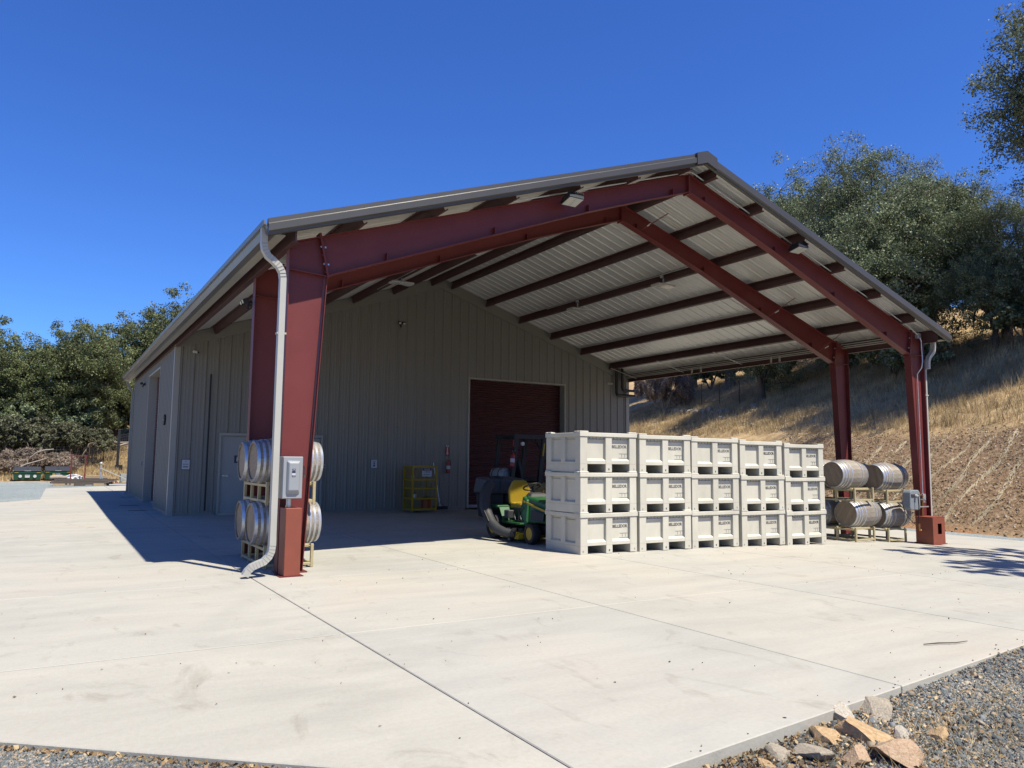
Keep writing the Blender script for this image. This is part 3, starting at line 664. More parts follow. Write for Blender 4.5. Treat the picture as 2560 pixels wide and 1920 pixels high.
# ------------------------------------------------------------------ picking bins
def make_bin():
    t = empty('picking_bin')
    b = MB(); W_, D_, H_ = 1.21, 1.04, .70
    pw, cw, rc, zt = .15, .135, .05, .60; c0 = (W_-cw)/2
    for x0, x1 in ((0, pw), (c0, c0+cw), (W_-pw, W_)):      # runners
        b.box(x0, x1, .0, D_, 0, .137)
    for x0, x1 in ((0, pw), (W_-pw, W_)):                   # corner posts
        for y0, y1 in ((0, pw), (D_-pw, D_)): b.box(x0, x1, y0, y1, .1375, zt)
    for y0, y1 in ((0, rc+.03), (D_-rc-.03, D_)): b.box(c0, c0+cw, y0, y1, .1375, zt)   # centre posts
    for x0, x1 in ((0, rc+.03), (W_-rc-.03, W_)): b.box(x0, x1, D_/2-.06, D_/2+.06, .1375, zt)
    b.box(.02, W_-.02, .03, D_-.03, .137, .165)             # floor
    for (y0, y1, ya, yb) in ((rc, rc+.02, .002, rc), (D_-rc-.02, D_-rc, D_-rc, D_-.002)):
        b.box(.04, W_-.04, y0, y1, .16, zt+.01)
        for x0, x1 in ((pw, c0), (c0+cw, W_-pw)):
            f = (ya < .1)
            o, i_ = (ya, yb) if f else (yb, ya)
            lo, hi = sorted((o, i_))
            P = [(x0, o, .138), (x1, o, .138), (x1, i_, .138), (x0, i_, .138), (x0, o, .196), (x1, o, .196), (x1, i_, .232), (x0, i_, .232)]
            b.hexa(P)
            b.box(x0, x1, *sorted((o+(.028 if f else -.028), i_)), .545, .556)
            for k in range(1, 5):
                xx = x0+(x1-x0)*k/5; b.box(xx-.004, xx+.004, *sorted((o+(.03 if f else -.03), i_)), .556, zt)
    for (x0, x1, xa, xb) in ((rc, rc+.02, .002, rc), (W_-rc-.02, W_-rc, W_-rc, W_-.002)):
        b.box(x0, x1, .04, D_-.04, .16, zt+.01)
        for y0, y1 in ((pw, D_/2-.06), (D_/2+.06, D_-pw)):
            f = xa < .1; o, i_ = (xa, xb) if f else (xb, xa)
            b.hexa([(o, y0, .137), (i_, y0, .137), (i_, y1, .137), (o, y1, .137), (o, y0, .175), (i_, y0, .205), (i_, y1, .205), (o, y1, .175)])
            b.box(*sorted((o+(.028 if f else -.028), i_)), y0, y1, .545, .556)
    b.build('body', M_bin, t, bevel=.014, seg=2)
    r = MB(); o = .014
    for x0, x1, y0, y1 in ((-o, W_+o, -o, .05), (-o, W_+o, D_-.05, D_+o), (-o, .05, .0505, D_-.0505), (W_-.05, W_+o, .0505, D_-.0505)):
        r.box(x0, x1, y0, y1, .602, .672)
    for x0, x1, sx in ((-o, .17, 1), (W_-.17, W_+o, -1)):
        for y0, y1, sy in ((-o, .17, 1), (D_-.17, D_+o, -1)):
            a, bb = (x0, x1) if sx > 0 else (x1, x0); c, d = (y0, y1) if sy > 0 else (y1, y0)
            # L-shaped raised corner
            P = lambda A, B_, C_, D__: r.tbox(min(A, B_), max(A, B_), min(C_, D__), max(C_, D__), .6725, .697, .004, .004)
            P(a+.0015*sx, bb, c+.0015*sy, c+sy*.062); P(a+.0015*sx, a+sx*.062, c+sy*.0625, d)
    r.build('rim', M_bin, t, bevel=.008, seg=2)
    text_obj('lettering', 'BELLEDOR', .072, M_ink, t, (.868, .0485, .438), (PI/2, 0, 0), .002, .95)
    g = MB()
    for k in range(3):
        x = .90+k*.068
        g.box(x-.03, x+.03, .0455, .0505, .318, .324); g.box(x+.022, x+.027, .0455, .0505, .262, .318)
    g.box(.862, 1.068, .0455, .0505, .244, .249)
    g.build('moulded_mark', mat('mark_shadow_plastic', (.42, .40, .36), .6), t)
    for x in (.055, c0+.068, W_-.055):
        s_ = MB(); s_.box(x-.012, x+.012, -.0015, .01, .035, .065); s_.build('drain_slot', M_ink if abs(x-.6) < .1 else M_binsh, t)
    return t
M_binsh = mat('bin_moulding_grey', (.40, .38, .33), .6)
INKS = [M_ink, mat('faded_print', (.11, .10, .10), .7), mat('grey_print', (.15, .14, .135), .7), M_ink]
bx0, by0, bp_, bh = 4.935, -.086, 1.275, .681
tiers = ['bottom', 'middle', 'top']
ords = ['stack nearest the mower', 'second stack from the mower', 'middle stack of the five', 'stack second from the barrels', 'stack nearest the barrel racks']
random.seed(4); proto = None
for k in range(5):
    for j in range(3):
        if proto is None: proto = o = make_bin()
        else: o = copy_tree(proto)
        x = bx0+k*bp_+random.uniform(-.012, .012); y = by0+random.uniform(-.02, .02)
        o.location = (x, y, float(G(x+.6, .3))+.002+j*bh); o.rotation_euler = (0, 0, random.uniform(-.011, .011))
        for ch in kids(o):
            if ch.name.startswith('lettering'): ch.material_slots[0].link = 'OBJECT'; ch.material_slots[0].material = random.choice(INKS)
        tag(o, f'cream plastic picking bin, {tiers[j]} one of the {ords[k]}', 'picking bin', 'cream bins stacked three high under the canopy')
# ------------------------------------------------------------------ barrels
RB = lambda x: .345-.062*(abs(x)/.475)**2.0
NST = 22
def make_barrel():
    t = empty('wine_barrel'); n = 8; a = PI/NST*.985; V = []
    me = None
    for i in range(n+1):
        x = -.475+.95*i/n; R_ = RB(x)
        for rr in (R_, R_-.026):
            for aa in (-a, 0, a): V.append((x, math.sin(aa)*rr, math.cos(aa)*rr*(1 if True else 1)))
    F = []
    for i in range(n):
        b0, b1 = i*6, (i+1)*6
        F += [(b0, b0+1, b1+1, b1), (b0+1, b0+2, b1+2, b1+1), (b0+3, b1+3, b1+4, b0+4), (b0+4, b1+4, b1+5, b0+5), (b0, b1, b1+3, b0+3), (b0+2, b0+5, b1+5, b1+2)]
    F += [(0, 3, 4, 1), (1, 4, 5, 2), (n*6, n*6+1, n*6+4, n*6+3), (n*6+1, n*6+2, n*6+5, n*6+4)]
    mb = MB(); mb.add(V, F); st = mb.build('stave', M_stave, t, smooth=True)
    for k in range(1, NST):
        c = st.copy(); COL.objects.link(c); adopt(c, t); c.rotation_euler = (2*PI*k/NST, 0, 0)
    for sx in (-1, 1):
        xh = sx*.445; R_ = RB(.445)-.024; cuts = [-R_, -.19, -.115, -.04, .035, .11, .185, R_]
        for u0, u1 in zip(cuts[:-1], cuts[1:]):
            pts = []
            for i in range(7):
                u = u0+.0012+(u1-u0-.0024)*i/6; pts.append((u, math.sqrt(max(R_*R_-u*u, .0001))))
            poly = pts+[(u, -v) for u, v in reversed(pts)]
            m_ = MB(); m_.prism(poly, 'x', xh-.01, xh+.01); m_.build('head_plank', M_head, t)
    for xc, w in ((-.452, .044), (-.375, .036), (-.305, .03), (-.19, .034), (.19, .034), (.305, .03), (.375, .036), (.452, .044)):
        m_ = MB(); pr = [(RB(xc-w/2)+.001, xc-w/2), (RB(xc-w/2)+.004, xc-w/2+.001), (RB(xc+w/2)+.004, xc+w/2-.001), (RB(xc+w/2)+.001, xc+w/2)]
        m_.lathe(pr, 'x', 44, cap=False); m_.build('hoop', M_galv, t, smooth=True)
    m_ = MB(); m_.lathe([(.026, 0), (.026, .006), (.02, .012)], 'z', 12, (0.02, 0, RB(0)-.001)); m_.build('bung', M_ink, t)
    return t
def make_rack():
    t = empty('barrel_rack'); w, l, h = .70, 1.44, .325; s = .042
    def piece(name, *bx): MB().box(*bx).build(name, M_rack, t, bevel=.004)
    for x in (0, w-s):
        for y in (0, .47, l-.47-s, l-s): piece('post', x, x+s, y, y+s, 0, h)
        for z in (.0+.03, h-s-.02): 
            for y0, y1 in ((s, .47), (.47+s, l-.47-s), (l-.47, l-s)): pass
        piece('side_rail', x+.004, x+s-.004, .001, l-.001, .03, .03+s-.004)
        piece('side_rail', x+.004, x+s-.004, .001, l-.001, h-s-.03, h-.034)
    for y in (.10, .64, .76, 1.30):
        piece('cross_rail', s, w-s, y, y+s, h-s-.012, h-.012)
    for y in (.002, l-s+.002): piece('cross_rail', s, w-s, y, y+s-.004, .032, .032+s-.004)
    for y in (.14, .60, .84, 1.26):
        m_ = MB(); m_.bar((.02, y, h-.01), (w-.02, y, h-.01), .012, .012); m_.build('cradle_bar', M_rack, t)
    return t
b0 = make_barrel(); r0 = make_rack(); ub = [0]; ur = [0]
def barrel(x, y, z, rx, rz, label, grp):
    o = b0 if not ub[0] else copy_tree(b0); ub[0] = 1; o.location = (x, y, z); o.rotation_euler = (rx, 0, rz)
    tag(o, label, 'barrel', grp); return o
def rack(x, y, z, label, grp, rz=0):
    o = r0 if not ur[0] else copy_tree(r0); ur[0] = 1; o.location = (x, y, z); o.rotation_euler = (0, 0, rz); tag(o, label, 'barrel rack', grp); return o
gl, gr = 'wine barrels on racks by the left columns', 'wine barrels on racks beside the bins'
gk = 'pale yellow steel barrel racks'
for j, (nm) in enumerate(('lower', 'upper')):
    z = .88*j+.004
    rack(-.08, .44, z+.004, f'pale yellow steel barrel rack, {nm} one behind the electrical switch box', gk)
    barrel(.275, .83, z+.612, .3+j, .02, f'weathered oak barrel nearest the downspout in the {nm} row by the left columns', gl)
    barrel(.265, 1.52, z+.612, 1.9-j, -.02, f'weathered oak barrel at the back of the {nm} row by the left columns', gl)
for i, (xr, yr) in enumerate(((12.75, .26), (13.95, .26))):
    nmx = ('nearer the bins', 'nearer the right column')[i]
    for j, nm in enumerate(('lower', 'upper')):
        g0 = float(G(xr+.35, .5)); z = .88*j+g0+.004
        rack(xr, yr, z, f'pale yellow steel barrel rack, {nm} one {nmx}', gk)
        yf = yr+(.36 if j == 0 else .40)
        barrel(((13.36, 12.98), (14.50, 14.52))[i][j], yf, z+.612, (.5, -.35, .9, -.2)[i*2+j], (.02, -.03)[i], f'weathered oak barrel at the front of the {nm} row, {nmx}', gr)
        barrel(xr+.35, yr+1.07, z+.612, 1.2+i, .01, f'weathered oak barrel at the back of the {nm} row, {nmx}', gr)
# ------------------------------------------------------------------ left column boxes
t = empty('electrical_disconnect', (0, 0, 0), 0, 'grey electrical safety switch box on the front left column', 'switch box')
m_ = MB(); m_.box(-.05, .215, -.285, -.03, 1.01, 1.565); m_.build('box', M_grey, t, bevel=.006)
m_ = MB(); m_.box(-.045, .21, -.297, -.2855, 1.015, 1.56); m_.build('cover', M_grey, t, bevel=.004)
m_ = MB(); x0, x1, z0, z1 = -.005, .178, 1.065, 1.515; i_ = .028
m_.hexa([(x0, -.297, z0), (x1, -.297, z0), (x1-i_, -.345, z0+i_*2), (x0+i_, -.345, z0+i_*2), (x0, -.297, z1), (x1, -.297, z1), (x1-i_, -.345, z1-i_*1.2), (x0+i_, -.345, z1-i_*1.2)])
m_.build('raised_cover', M_grey, t, bevel=.01, seg=2)
def plate(name, x0, x1, y, z0, z1, m, parent, th=.002):
    q = MB(); q.box(x0, x1, y-th, y, z0, z1); return q.build(name, m, parent)
plate('label_plate', .062, .105, -.3455, 1.385, 1.405, M_navyink, t); text_obj('label_text', 'ON', .018, M_signw, t, (.0835, -.3487, 1.395), (PI/2, 0, 0), .0004)
plate('label_plate', .058, .103, -.3455, 1.35, 1.377, M_navyink, t); plate('label_plate', .058, .103, -.3455, 1.320, 1.346, M_signw, t)
plate('label_plate', .058, .103, -.3455, 1.298, 1.318, M_navyink, t); text_obj('label_text', 'OFF', .018, M_signw, t, (.0805, -.3487, 1.308), (PI/2, 0, 0), .0004)
m_ = MB(); m_.bar((.215, -.25, 1.43), (.24, -.26, 1.43), .02, .012); m_.bar((.24, -.26, 1.435), (.238, -.27, 1.32), .012, .012, (0, 1, 0)); m_.bar((.238, -.27, 1.32), (.246, -.28, 1.285), .014, .014, (0, 1, 0)); m_.build('handle', M_black, t)
m_ = MB(); m_.tube([(.075, -.17, .895), (.075, -.17, 1.01)], .034, 12); m_.build('conduit', M_galv, t, smooth=True)
m_ = MB(); m_.tube([(.075, -.17, .893), (.075, -.17, .915)], .042, 12); m_.build('collar', M_chrome, t)
t = empty('red_column_cover', (0, 0, 0), 0, 'tall narrow brick red steel cover below the grey switch box', 'column cover')
m_ = MB(); m_.box(.002, .212, -.335, -.035, .012, .888); m_.build('cover', M_redbox, t, bevel=.004)
m_ = MB(); m_.box(-.05, .26, -.345, -.03, .0, .012); m_.build('base_plate', M_red, t)
# ------------------------------------------------------------------ right column box, hose reel
t = empty('red_valve_box', (0, 0, 0), 0, 'brick red steel box with a square window around the right column foot', 'valve box')
x0, x1, y0, y1, z0, z1 = 14.67, 15.15, -.36, .05, -.275, .35
wx0, wx1, wz0, wz1 = 14.80, 14.93, -.04, .20
wx0, wx1 = 14.86, 15.02
m_ = MB()
m_.box(x0, wx0, y0, y0+.01, z0+.02, z1-.01); m_.box(wx1, x1, y0, y0+.01, z0+.02, z1-.01); m_.box(wx0, wx1, y0, y0+.01, z0+.02, wz0); m_.box(wx0, wx1, y0, y0+.01, wz1, z1-.01)
m_.build('front_panel', M_redbox, t)
for nm, bx in (('side_panel', (x0, x0+.01, y0+.0105, y1, z0+.02, z1-.01)), ('side_panel', (x1-.01, x1, y0+.0105, y1, z0+.02, z1-.01)), ('top_panel', (x0-.003, x1+.003, y0-.003, y1, z1-.0095, z1)), ('rear_panel', (x0+.011, x1-.011, y1-.01, y1-.001, z0+.02, z1-.011)), ('base_flange', (x0-.03, x1+.04, y0-.02, y1, z0, z0+.02))):
    q = MB(); q.box(*bx); q.build(nm, M_redbox, t)
q = MB(); q.tube([(14.885, y0+.05, -.2), (14.885, y0+.05, .10)], .012, 8); q.tube([(14.86, y0+.05, .04), (14.90, y0+.05, .04)], .01, 8); q.build('valve', M_white, t)
t = empty('hose_reel', (0, 0, 0), 0, 'grey wall mounted hose reel with a hanging black hose by the right column', 'hose reel')
q = MB(); q.prism([(14.28, .50), (14.62, .50), (14.66, .56), (14.66, .90), (14.60, .96), (14.32, .96), (14.27, .90), (14.25, .56)], 'y', -.10, .10); q.build('housing', mat('reel_grey_plastic', (.30, .33, .36), .5), t, bevel=.02, seg=2)
q = MB(); q.box(14.30, 14.60, -.112, -.101, .80, .865); q.build('slot', M_navy, t)
q = MB(); q.tube([(14.45, -.17, .82), (14.45, -.115, .83)], .035, 10); q.build('guide', M_white, t, smooth=True)
q = MB(); q.tube([(14.45, -.17, .82), (14.455, -.18, .6), (14.45, -.17, .32), (14.45, -.17, .20)], .012, 8); q.build('hose', M_rubber, t, smooth=True)
q = MB(); q.tube([(14.45, -.17, .20), (14.45, -.17, .08), (14.47, -.17, .05), (14.50, -.18, .05)], .022, 8); q.build('nozzle', M_brass, t, smooth=True)
q = MB(); q.box(14.66, 14.72, -.03, .07, .62, .86); q.build('bracket', M_galv, t)
q = MB(); pts = [(14.42, -.13, .48), (14.2, .0, .35), (14.05, .2, .5), (14.02, .3, .75), (14.1, .3, .9)]; pts2 = [(14.46, -.17, .12), (14.25, -.12, .25), (14.12, -.05, .45), (14.10, .0, .7), (14.15, .05, .8)]
q.tube(pts2, .008, 6); q.build('loose_hose', M_rubber, t, smooth=True)
t = empty('water_pipe', (0, 0, 0), 0, 'copper and steel water pipes strapped to the right column above the red box', 'pipe')
q = MB(); q.tube([(14.72, -.02, .84), (14.84, -.02, .84), (14.88, -.02, .80), (14.88, .0, .35)], .016, 8); q.build('riser', M_brass, t, smooth=True)
q = MB(); q.tube([(14.74, -.05, .74), (14.90, -.05, .74), (14.94, -.05, .70), (14.94, -.05, .66)], .016, 8); q.build('spigot', M_chrome, t, smooth=True)
q = MB(); q.box(14.72, 15.10, -.03, -.02, .555, .58); q.build('strap', M_galv, t)
# ------------------------------------------------------------------ lights
def flood(loc, rz, tilt, label, w=.30):
    t = empty('flood_light', loc, rz, label, 'flood light', 'black flood lights under the canopy edge')
    c, s = math.cos(tilt), math.sin(tilt)
    R = lambda x, y, z: (x, y*c-z*s, y*s+z*c)
    def bx(m_, x0, x1, y0, y1, z0, z1):
        m_.hexa([R(x0, y0, z0), R(x1, y0, z0), R(x1, y1, z0), R(x0, y1, z0), R(x0, y0, z1), R(x1, y0, z1), R(x1, y1, z1), R(x0, y1, z1)])
    m_ = MB(); bx(m_, -w/2, w/2, -.18, .10, .0, .07); m_.build('housing', M_black, t, bevel=.006)
    for k in range(9):
        m_ = MB(); x = -w/2+.02+k*(w-.04)/8; bx(m_, x-.004, x+.004, -.20, .06, .0705, .11); m_.build('fin', M_black, t)
    for sx in (-1, 1):
        m_ = MB(); a = sorted((sx*.004, sx*(w/2-.012))); bx(m_, a[0], a[1], -.168, .08, -.008, -.0005); m_.build('lens', M_glass, t)
    m_ = MB(); m_.bar(R(0, .02, .11), (0, .18, .10), .05, .05); m_.build('bracket', M_black, t)
    return t
flood((4.66, -.20, 5.92), 0, -.22, 'black finned flood light on the left slope of the front rafter')
flood((10.46, -.20, 5.97), 0, -.22, 'black finned flood light on the right slope of the front rafter')
def twin(loc, rz, label):
    t = empty('security_light', loc, rz, label, 'security light', 'small two headed security lights')
    m_ = MB(); m_.lathe([(.045, 0), (.045, -.03), (.02, -.05)], 'y', 12); m_.build('base', M_black, t)
    m_ = MB(); m_.tube([(0, -.05, -.02), (0, -.07, -.10)], .022, 8); m_.build('sensor', M_black, t)
    for s in (-1, 1):
        m_ = MB(); m_.bar((0, -.05, 0), (s*.07, -.09, .02), .016, .016); m_.build('arm', M_black, t)
        m_ = MB(); m_.hexa([(s*.07-.045, -.15, -.03), (s*.07+.045, -.15, -.03), (s*.07+.045, -.07, .0), (s*.07-.045, -.07, .0), (s*.07-.045, -.17, .03), (s*.07+.045, -.17, .03), (s*.07+.045, -.09, .075), (s*.07-.045, -.09, .075)]); h = m_.build('lamp_head', M_black, t, bevel=.004)
        m_ = MB(); m_.hexa([(s*.07-.035, -.153, -.024), (s*.07+.035, -.153, -.024), (s*.07+.035, -.151, -.024), (s*.07-.035, -.151, -.024), (s*.07-.035, -.172, .024), (s*.07+.035, -.172, .024), (s*.07+.035, -.169, .024), (s*.07-.035, -.169, .024)]); m_.build('lens', M_glass, t)
    return t
twin((6.27, D2-.03, 5.69), 0, 'two headed security light high on the gable wall left of the roll up door')
twin((-.04, 18.2, 4.05), -PI/2, 'two headed security light on the side wall beyond the tall roll up door')
twin((-.03, 2.11, 4.04), -PI/2, 'two headed security light on the outer flange of the second left column')
def camera_(loc, rz, label):
    t = empty('security_camera', loc, rz, label, 'security camera', 'white bullet security cameras')
    m_ = MB(); m_.lathe([(.04, 0), (.04, -.02), (.02, -.03)], 'y', 12); m_.build('mount', M_white, t)
    m_ = MB(); m_.tube([(0, -.03, 0), (.02, -.08, -.01), (.08, -.16, -.035)], [.016, .035, .035], 12); m_.build('body', M_white, t, smooth=True)
    m_ = MB(); m_.tube([(.08, -.16, -.035), (.083, -.164, -.036)], .03, 12); m_.build('lens', M_black, t)
camera_((.43, D2-.03, 4.36), 0, 'white bullet camera high at the left end of the gable wall')
camera_((14.33, D2-.03, 4.36), 0, 'white bullet camera at the right end of the gable wall by the black pipes')
for (x, y), nm in zip(((4.75, 3.6), (4.68, 7.2), (10.38, 3.8), (10.36, 7.46)), ('front left', 'rear left', 'front right', 'rear right')):
    t = empty('ceiling_light', (x, y, 6.0), 0, f'flat white panel light hung under the canopy purlins, {nm} of the four', 'ceiling light', 'white panel lights under the canopy')
    m_ = MB(); m_.tbox(-.30, .30, -.16, .16, 0, .03, .02, .02); m_.build('fixture', M_white, t, bevel=.004)
    for s in (-1, 1):
        m_ = MB(); m_.hexa([(s*.02, -.14, -.004), (s*.28, -.14, .0-.03), (s*.28, .14, -.03), (s*.02, .14, -.004), (s*.02, -.14, -.0005), (s*.28, -.14, -.0005), (s*.28, .14, -.0005), (s*.02, .14, -.0005)]); m_.build('diffuser', M_glass, t)
    m_ = MB(); m_.bar((0, 0, .03), (0, 0, zp(x)-6.0), .03, .03); m_.build('stem', M_rod, t)
    m_ = MB(); m_.lathe([(.055, .0), (.055, .06)], 'z', 12, (.12, .18, zp(x)-6.0+.06)); m_.build('junction', M_galv, t)
for y0, y1, x in ((2.2, 9.0, 10.30), (2.2, 9.0, 4.72)):
    m_ = MB(); m_.tube([(x, y0, zp(x)+.05), (x, y1, zp(x)+.05)], .011, 6); m_.build('conduit', M_galv, B, smooth=True)
m_ = MB(); m_.tube([(9.5, 2.4, zp(9.5)-.02), (7.6, 2.35, PF-.45)], .01, 6); m_.build('conduit', M_rod, B)
# ------------------------------------------------------------------ signs and things on the wall
def sign(name, x, y, z, w, h, label, cat, lines, frame=True, bgm=None):
    t = empty(name, (x, y, z), 0, label, cat)
    if frame: plate('frame', -w/2-.012, w/2+.012, .0, -h/2-.012, h/2+.012, M_navyink, t, .008)
    plate('sheet', -w/2, w/2, -.0085, -h/2, h/2, bgm or M_signw, t)
    for txt, zz, size, m_, sx in lines: text_obj('lettering', txt, size, m_, t, (0, -.0125, zz), (PI/2, 0, 0), .0005, sx)
    return t
def notice(x, z, label, bars, w=.19, h=.25):
    t = sign('notice', x, D2-.034, z, w, h, label, 'sign', [])
    for zz, ww, hh, m_ in bars: plate('print_line', -ww/2, ww/2, -.0112, zz-hh/2, zz+hh/2, m_, t, .001)
notice(.365, 1.38, 'white framed notice on the ribbed wall left of the grey door', [(.08, .05, .010, M_redink), (.01, .13, .014, M_navyink), (-.06, .12, .022, M_navyink)])
notice(5.545, 1.43, 'white framed notice with a dark symbol on the wall left of the yellow cabinet', [(.08, .10, .014, M_navyink), (.02, .04, .05, M_navyink), (-.05, .05, .055, M_navyink)])
t = empty('door_sign', (1.66, D2+.017, 1.53), 0, 'dark square door sign with a white symbol on the grey door', 'sign'); plate('plate', -.075, .075, 0, -.10, .10, M_navyink, t, .004)
m_ = MB(); m_.lathe([(.015, -.0055), (.015, -.0045)], 'y', 12, (0, 0, .055)); m_.build('symbol', M_signw, t); plate('symbol', -.02, .02, -.0045, -.06, .03, M_signw, t, .001)
t = empty('arrow_sign', (7.95, D2-.034, 1.86), 0, 'tall fire extinguisher sign with a white downward arrow on the wall', 'sign')
plate('sheet', -.055, .055, 0, -.17, .17, M_redink, t, .003)
plate('panel', -.05, .05, -.0035, .115, .165, M_signw, t, .001); text_obj('lettering', 'FIRE', .035, M_redink, t, (0, -.0062, .14), (PI/2, 0, 0), .0005)
m_ = MB(); m_.prism([(-.02, .10), (-.02, -.07), (-.045, -.07), (0, -.155), (.045, -.07), (.02, -.07), (.02, .10)], 'y', -.0048, -.0036); m_.build('arrow', M_signw, t)
def extinguisher(loc, label, s=1.0, tilt=0):
    t = empty('fire_extinguisher', loc, 0, label, 'fire extinguisher', 'red fire extinguishers'); t.scale = (s, s, s); t.rotation_euler = (0, tilt, 0)
    m_ = MB(); m_.lathe([(.05, 0), (.062, .01), (.062, .30), (.05, .34), (.022, .365), (.02, .38)], 'z', 18); m_.build('cylinder', M_extred, t, smooth=True)
    m_ = MB(); m_.lathe([(.0632, .12), (.0632, .22)], 'z', 18, cap=False); m_.build('label', M_signw, t)
    m_ = MB(); m_.bar((0, -.02, .39), (0, .05, .43), .02, .02); m_.bar((0, -.03, .41), (0, -.10, .44), .02, .008); m_.build('valve', M_chrome, t)
    m_ = MB(); m_.tube([(.02, 0, .39), (.07, 0, .40), (.085, 0, .33), (.075, 0, .20)], .009, 6); m_.build('hose', M_rubber, t, smooth=True)
extinguisher((7.95, D2-.11, 1.17), 'red fire extinguisher hung on the wall under the arrow sign')
for x, z, lab in ((3.93+.12, 1.35, 'small grey switch plate on the wall right of the far door'),):
    t = empty('switch_box', (x, D2-.034, z), 0, lab, 'switch'); m_ = MB(); m_.box(-.045, .045, -.04, 0, -.06, .06); m_.build('plate', M_grey, t, bevel=.004); m_ = MB(); m_.box(-.01, .01, -.05, -.041, -.02, .02); m_.build('toggle', M_black, t)
t = empty('hexagon_sign', (-.034, 12.41, 2.59), 0, 'black hexagonal sign on the side wall near the corner', 'sign')
m_ = MB(); m_.prism([(.15*math.cos(k*PI/3+PI/6), .15*math.sin(k*PI/3+PI/6)) for k in range(6)], 'x', -.03, 0); m_.build('plate', M_black, t, bevel=.003)
m_ = MB(); m_.box(-.045, -.031, -.015, .015, -.015, .015); m_.build('bolt', M_galv, t)
t = empty('outlet_cover', (-.034, 17.71, 1.35), 0, 'small grey outlet cover on the side wall past the tall door', 'outlet'); m_ = MB(); m_.box(-.05, 0, -.05, .05, -.07, .07); m_.build('cover', M_grey, t, bevel=.004); m_ = MB(); m_.box(-.056, -.051, -.03, .03, -.05, .05); m_.build('flap', M_grey, t)
# ------------------------------------------------------------------ yellow cage
cx0, cx1, cy0, cy1, cz0, cz1 = 6.31, 7.10, 9.96, 10.62, FL+.05, 1.38
t = empty('gas_cage', (0, 0, 0), 0, 'yellow mesh storage cage for flammable materials against the wall', 'storage cage')
s = .045
for x in (cx0, cx1-s):
    for y in (cy0, cy1-s): MB().box(x, x+s, y, y+s, FL, cz1).build('corner_post', M_yel, t)
for z in (cz0, .42, .71, .96, cz1-s):
    for y in (cy0+.001, cy1-s+.001): MB().box(cx0+s, cx1-s, y, y+s-.002, z, z+s).build('rail', M_yel, t)
    for x in (cx0+.001, cx1-s+.001): MB().box(x, x+s-.002, cy0+s, cy1-s, z, z+s).build('rail', M_yel, t)
    if z < 1.3: MB().box(cx0+.01, cx1-.01, cy0+.01, cy1-.01, z+.01, z+.018).build('shelf', M_yel, t)
MB().box(cx0, cx1, cy0, cy1, cz1, cz1+.006).build('roof_sheet', M_yel, t)
def mesh_wall(f, w, h, name='mesh_panel'):
    m_ = MB(); st = .075; n = int((w+h)/st)
    for k in range(n):
        a = k*st
        p, q = (max(0, a-h), min(a, h)), (min(a, w), max(0, a-w)); 
        A, B_ = (p[0], p[1]), (q[0], q[1])
        m_.bar(f(A[0], A[1]), f(B_[0], B_[1]), .006, .003, (0, 0, 1)); m_.bar(f(w-A[0], A[1]), f(w-B_[0], B_[1]), .006, .003, (0, 0, 1))
    o = m_.build(name, M_yel, t); tag(o, kind='stuff')
mesh_wall(lambda a, b: (cx0+s+a, cy0+.02, cz0+b), cx1-cx0-2*s, cz1-cz0-.05); mesh_wall(lambda a, b: (cx0+.02, cy0+s+a, cz0+b), cy1-cy0-2*s, cz1-cz0-.05)
tt = sign('danger_sign', 6.76, cy0-.004, 1.20, .30, .24, 'white sign reading danger flammable materials on the yellow cage', 'sign', [('DANGER', .085, .05, M_signw, 1), ('FLAMMABLE', .01, .045, M_navyink, .95), ('MATERIALS', -.065, .045, M_navyink, .95)], frame=False)
plate('heading', -.145, .145, -.0098, .05, .118, mat('sign_heading', (.10, .02, .05), .5), tt, .001)
def can(x, y, z, r, h, m_, label, cat='can'):
    t2 = empty('storage_can', (x, y, z), 0, label, cat); a = MB(); a.lathe([(r, 0), (r, h*.85), (r*.5, h*.95), (r*.3, h)], 'z', 16); a.build('body', m_, t2, smooth=True); a = MB(); a.bar((-r*.6, 0, h), (r*.6, 0, h+.03), .02, .02); a.build('handle', M_black, t2)
can(6.88, 10.2, cz0+.019, .15, .33, M_extred, 'red fuel can at the bottom of the yellow cage')
can(6.45, 10.25, .96+.019, .05, .16, M_white, 'small white can on the upper shelf of the yellow cage'); can(6.50, 10.2, .42+.019, .05, .14, M_galv, 'small silver can on the lower shelf of the yellow cage')
t = empty('push_broom', (0, 0, 0), 0, 'black push broom leaning on the wall beside the yellow cage', 'broom')
m_ = MB(); m_.tube([(7.60, D2-.32, .14), (7.47, D2-.05, 1.48)], .013, 8); m_.build('handle', M_galv, t, smooth=True)
m_ = MB(); m_.box(7.38, 7.84, D2-.36, D2-.29, FL+.06, FL+.10); m_.build('head', M_black, t)
m_ = MB(); m_.box(7.38, 7.84, D2-.355, D2-.295, FL+.002, FL+.0595); m_.build('bristles', M_rubber, t)
for s in (-1, 1):
    m_ = MB(); m_.bar((7.60+s*.14, D2-.325, FL+.10), (7.60, D2-.31, .28), .01, .01); m_.build('brace', M_black, t)
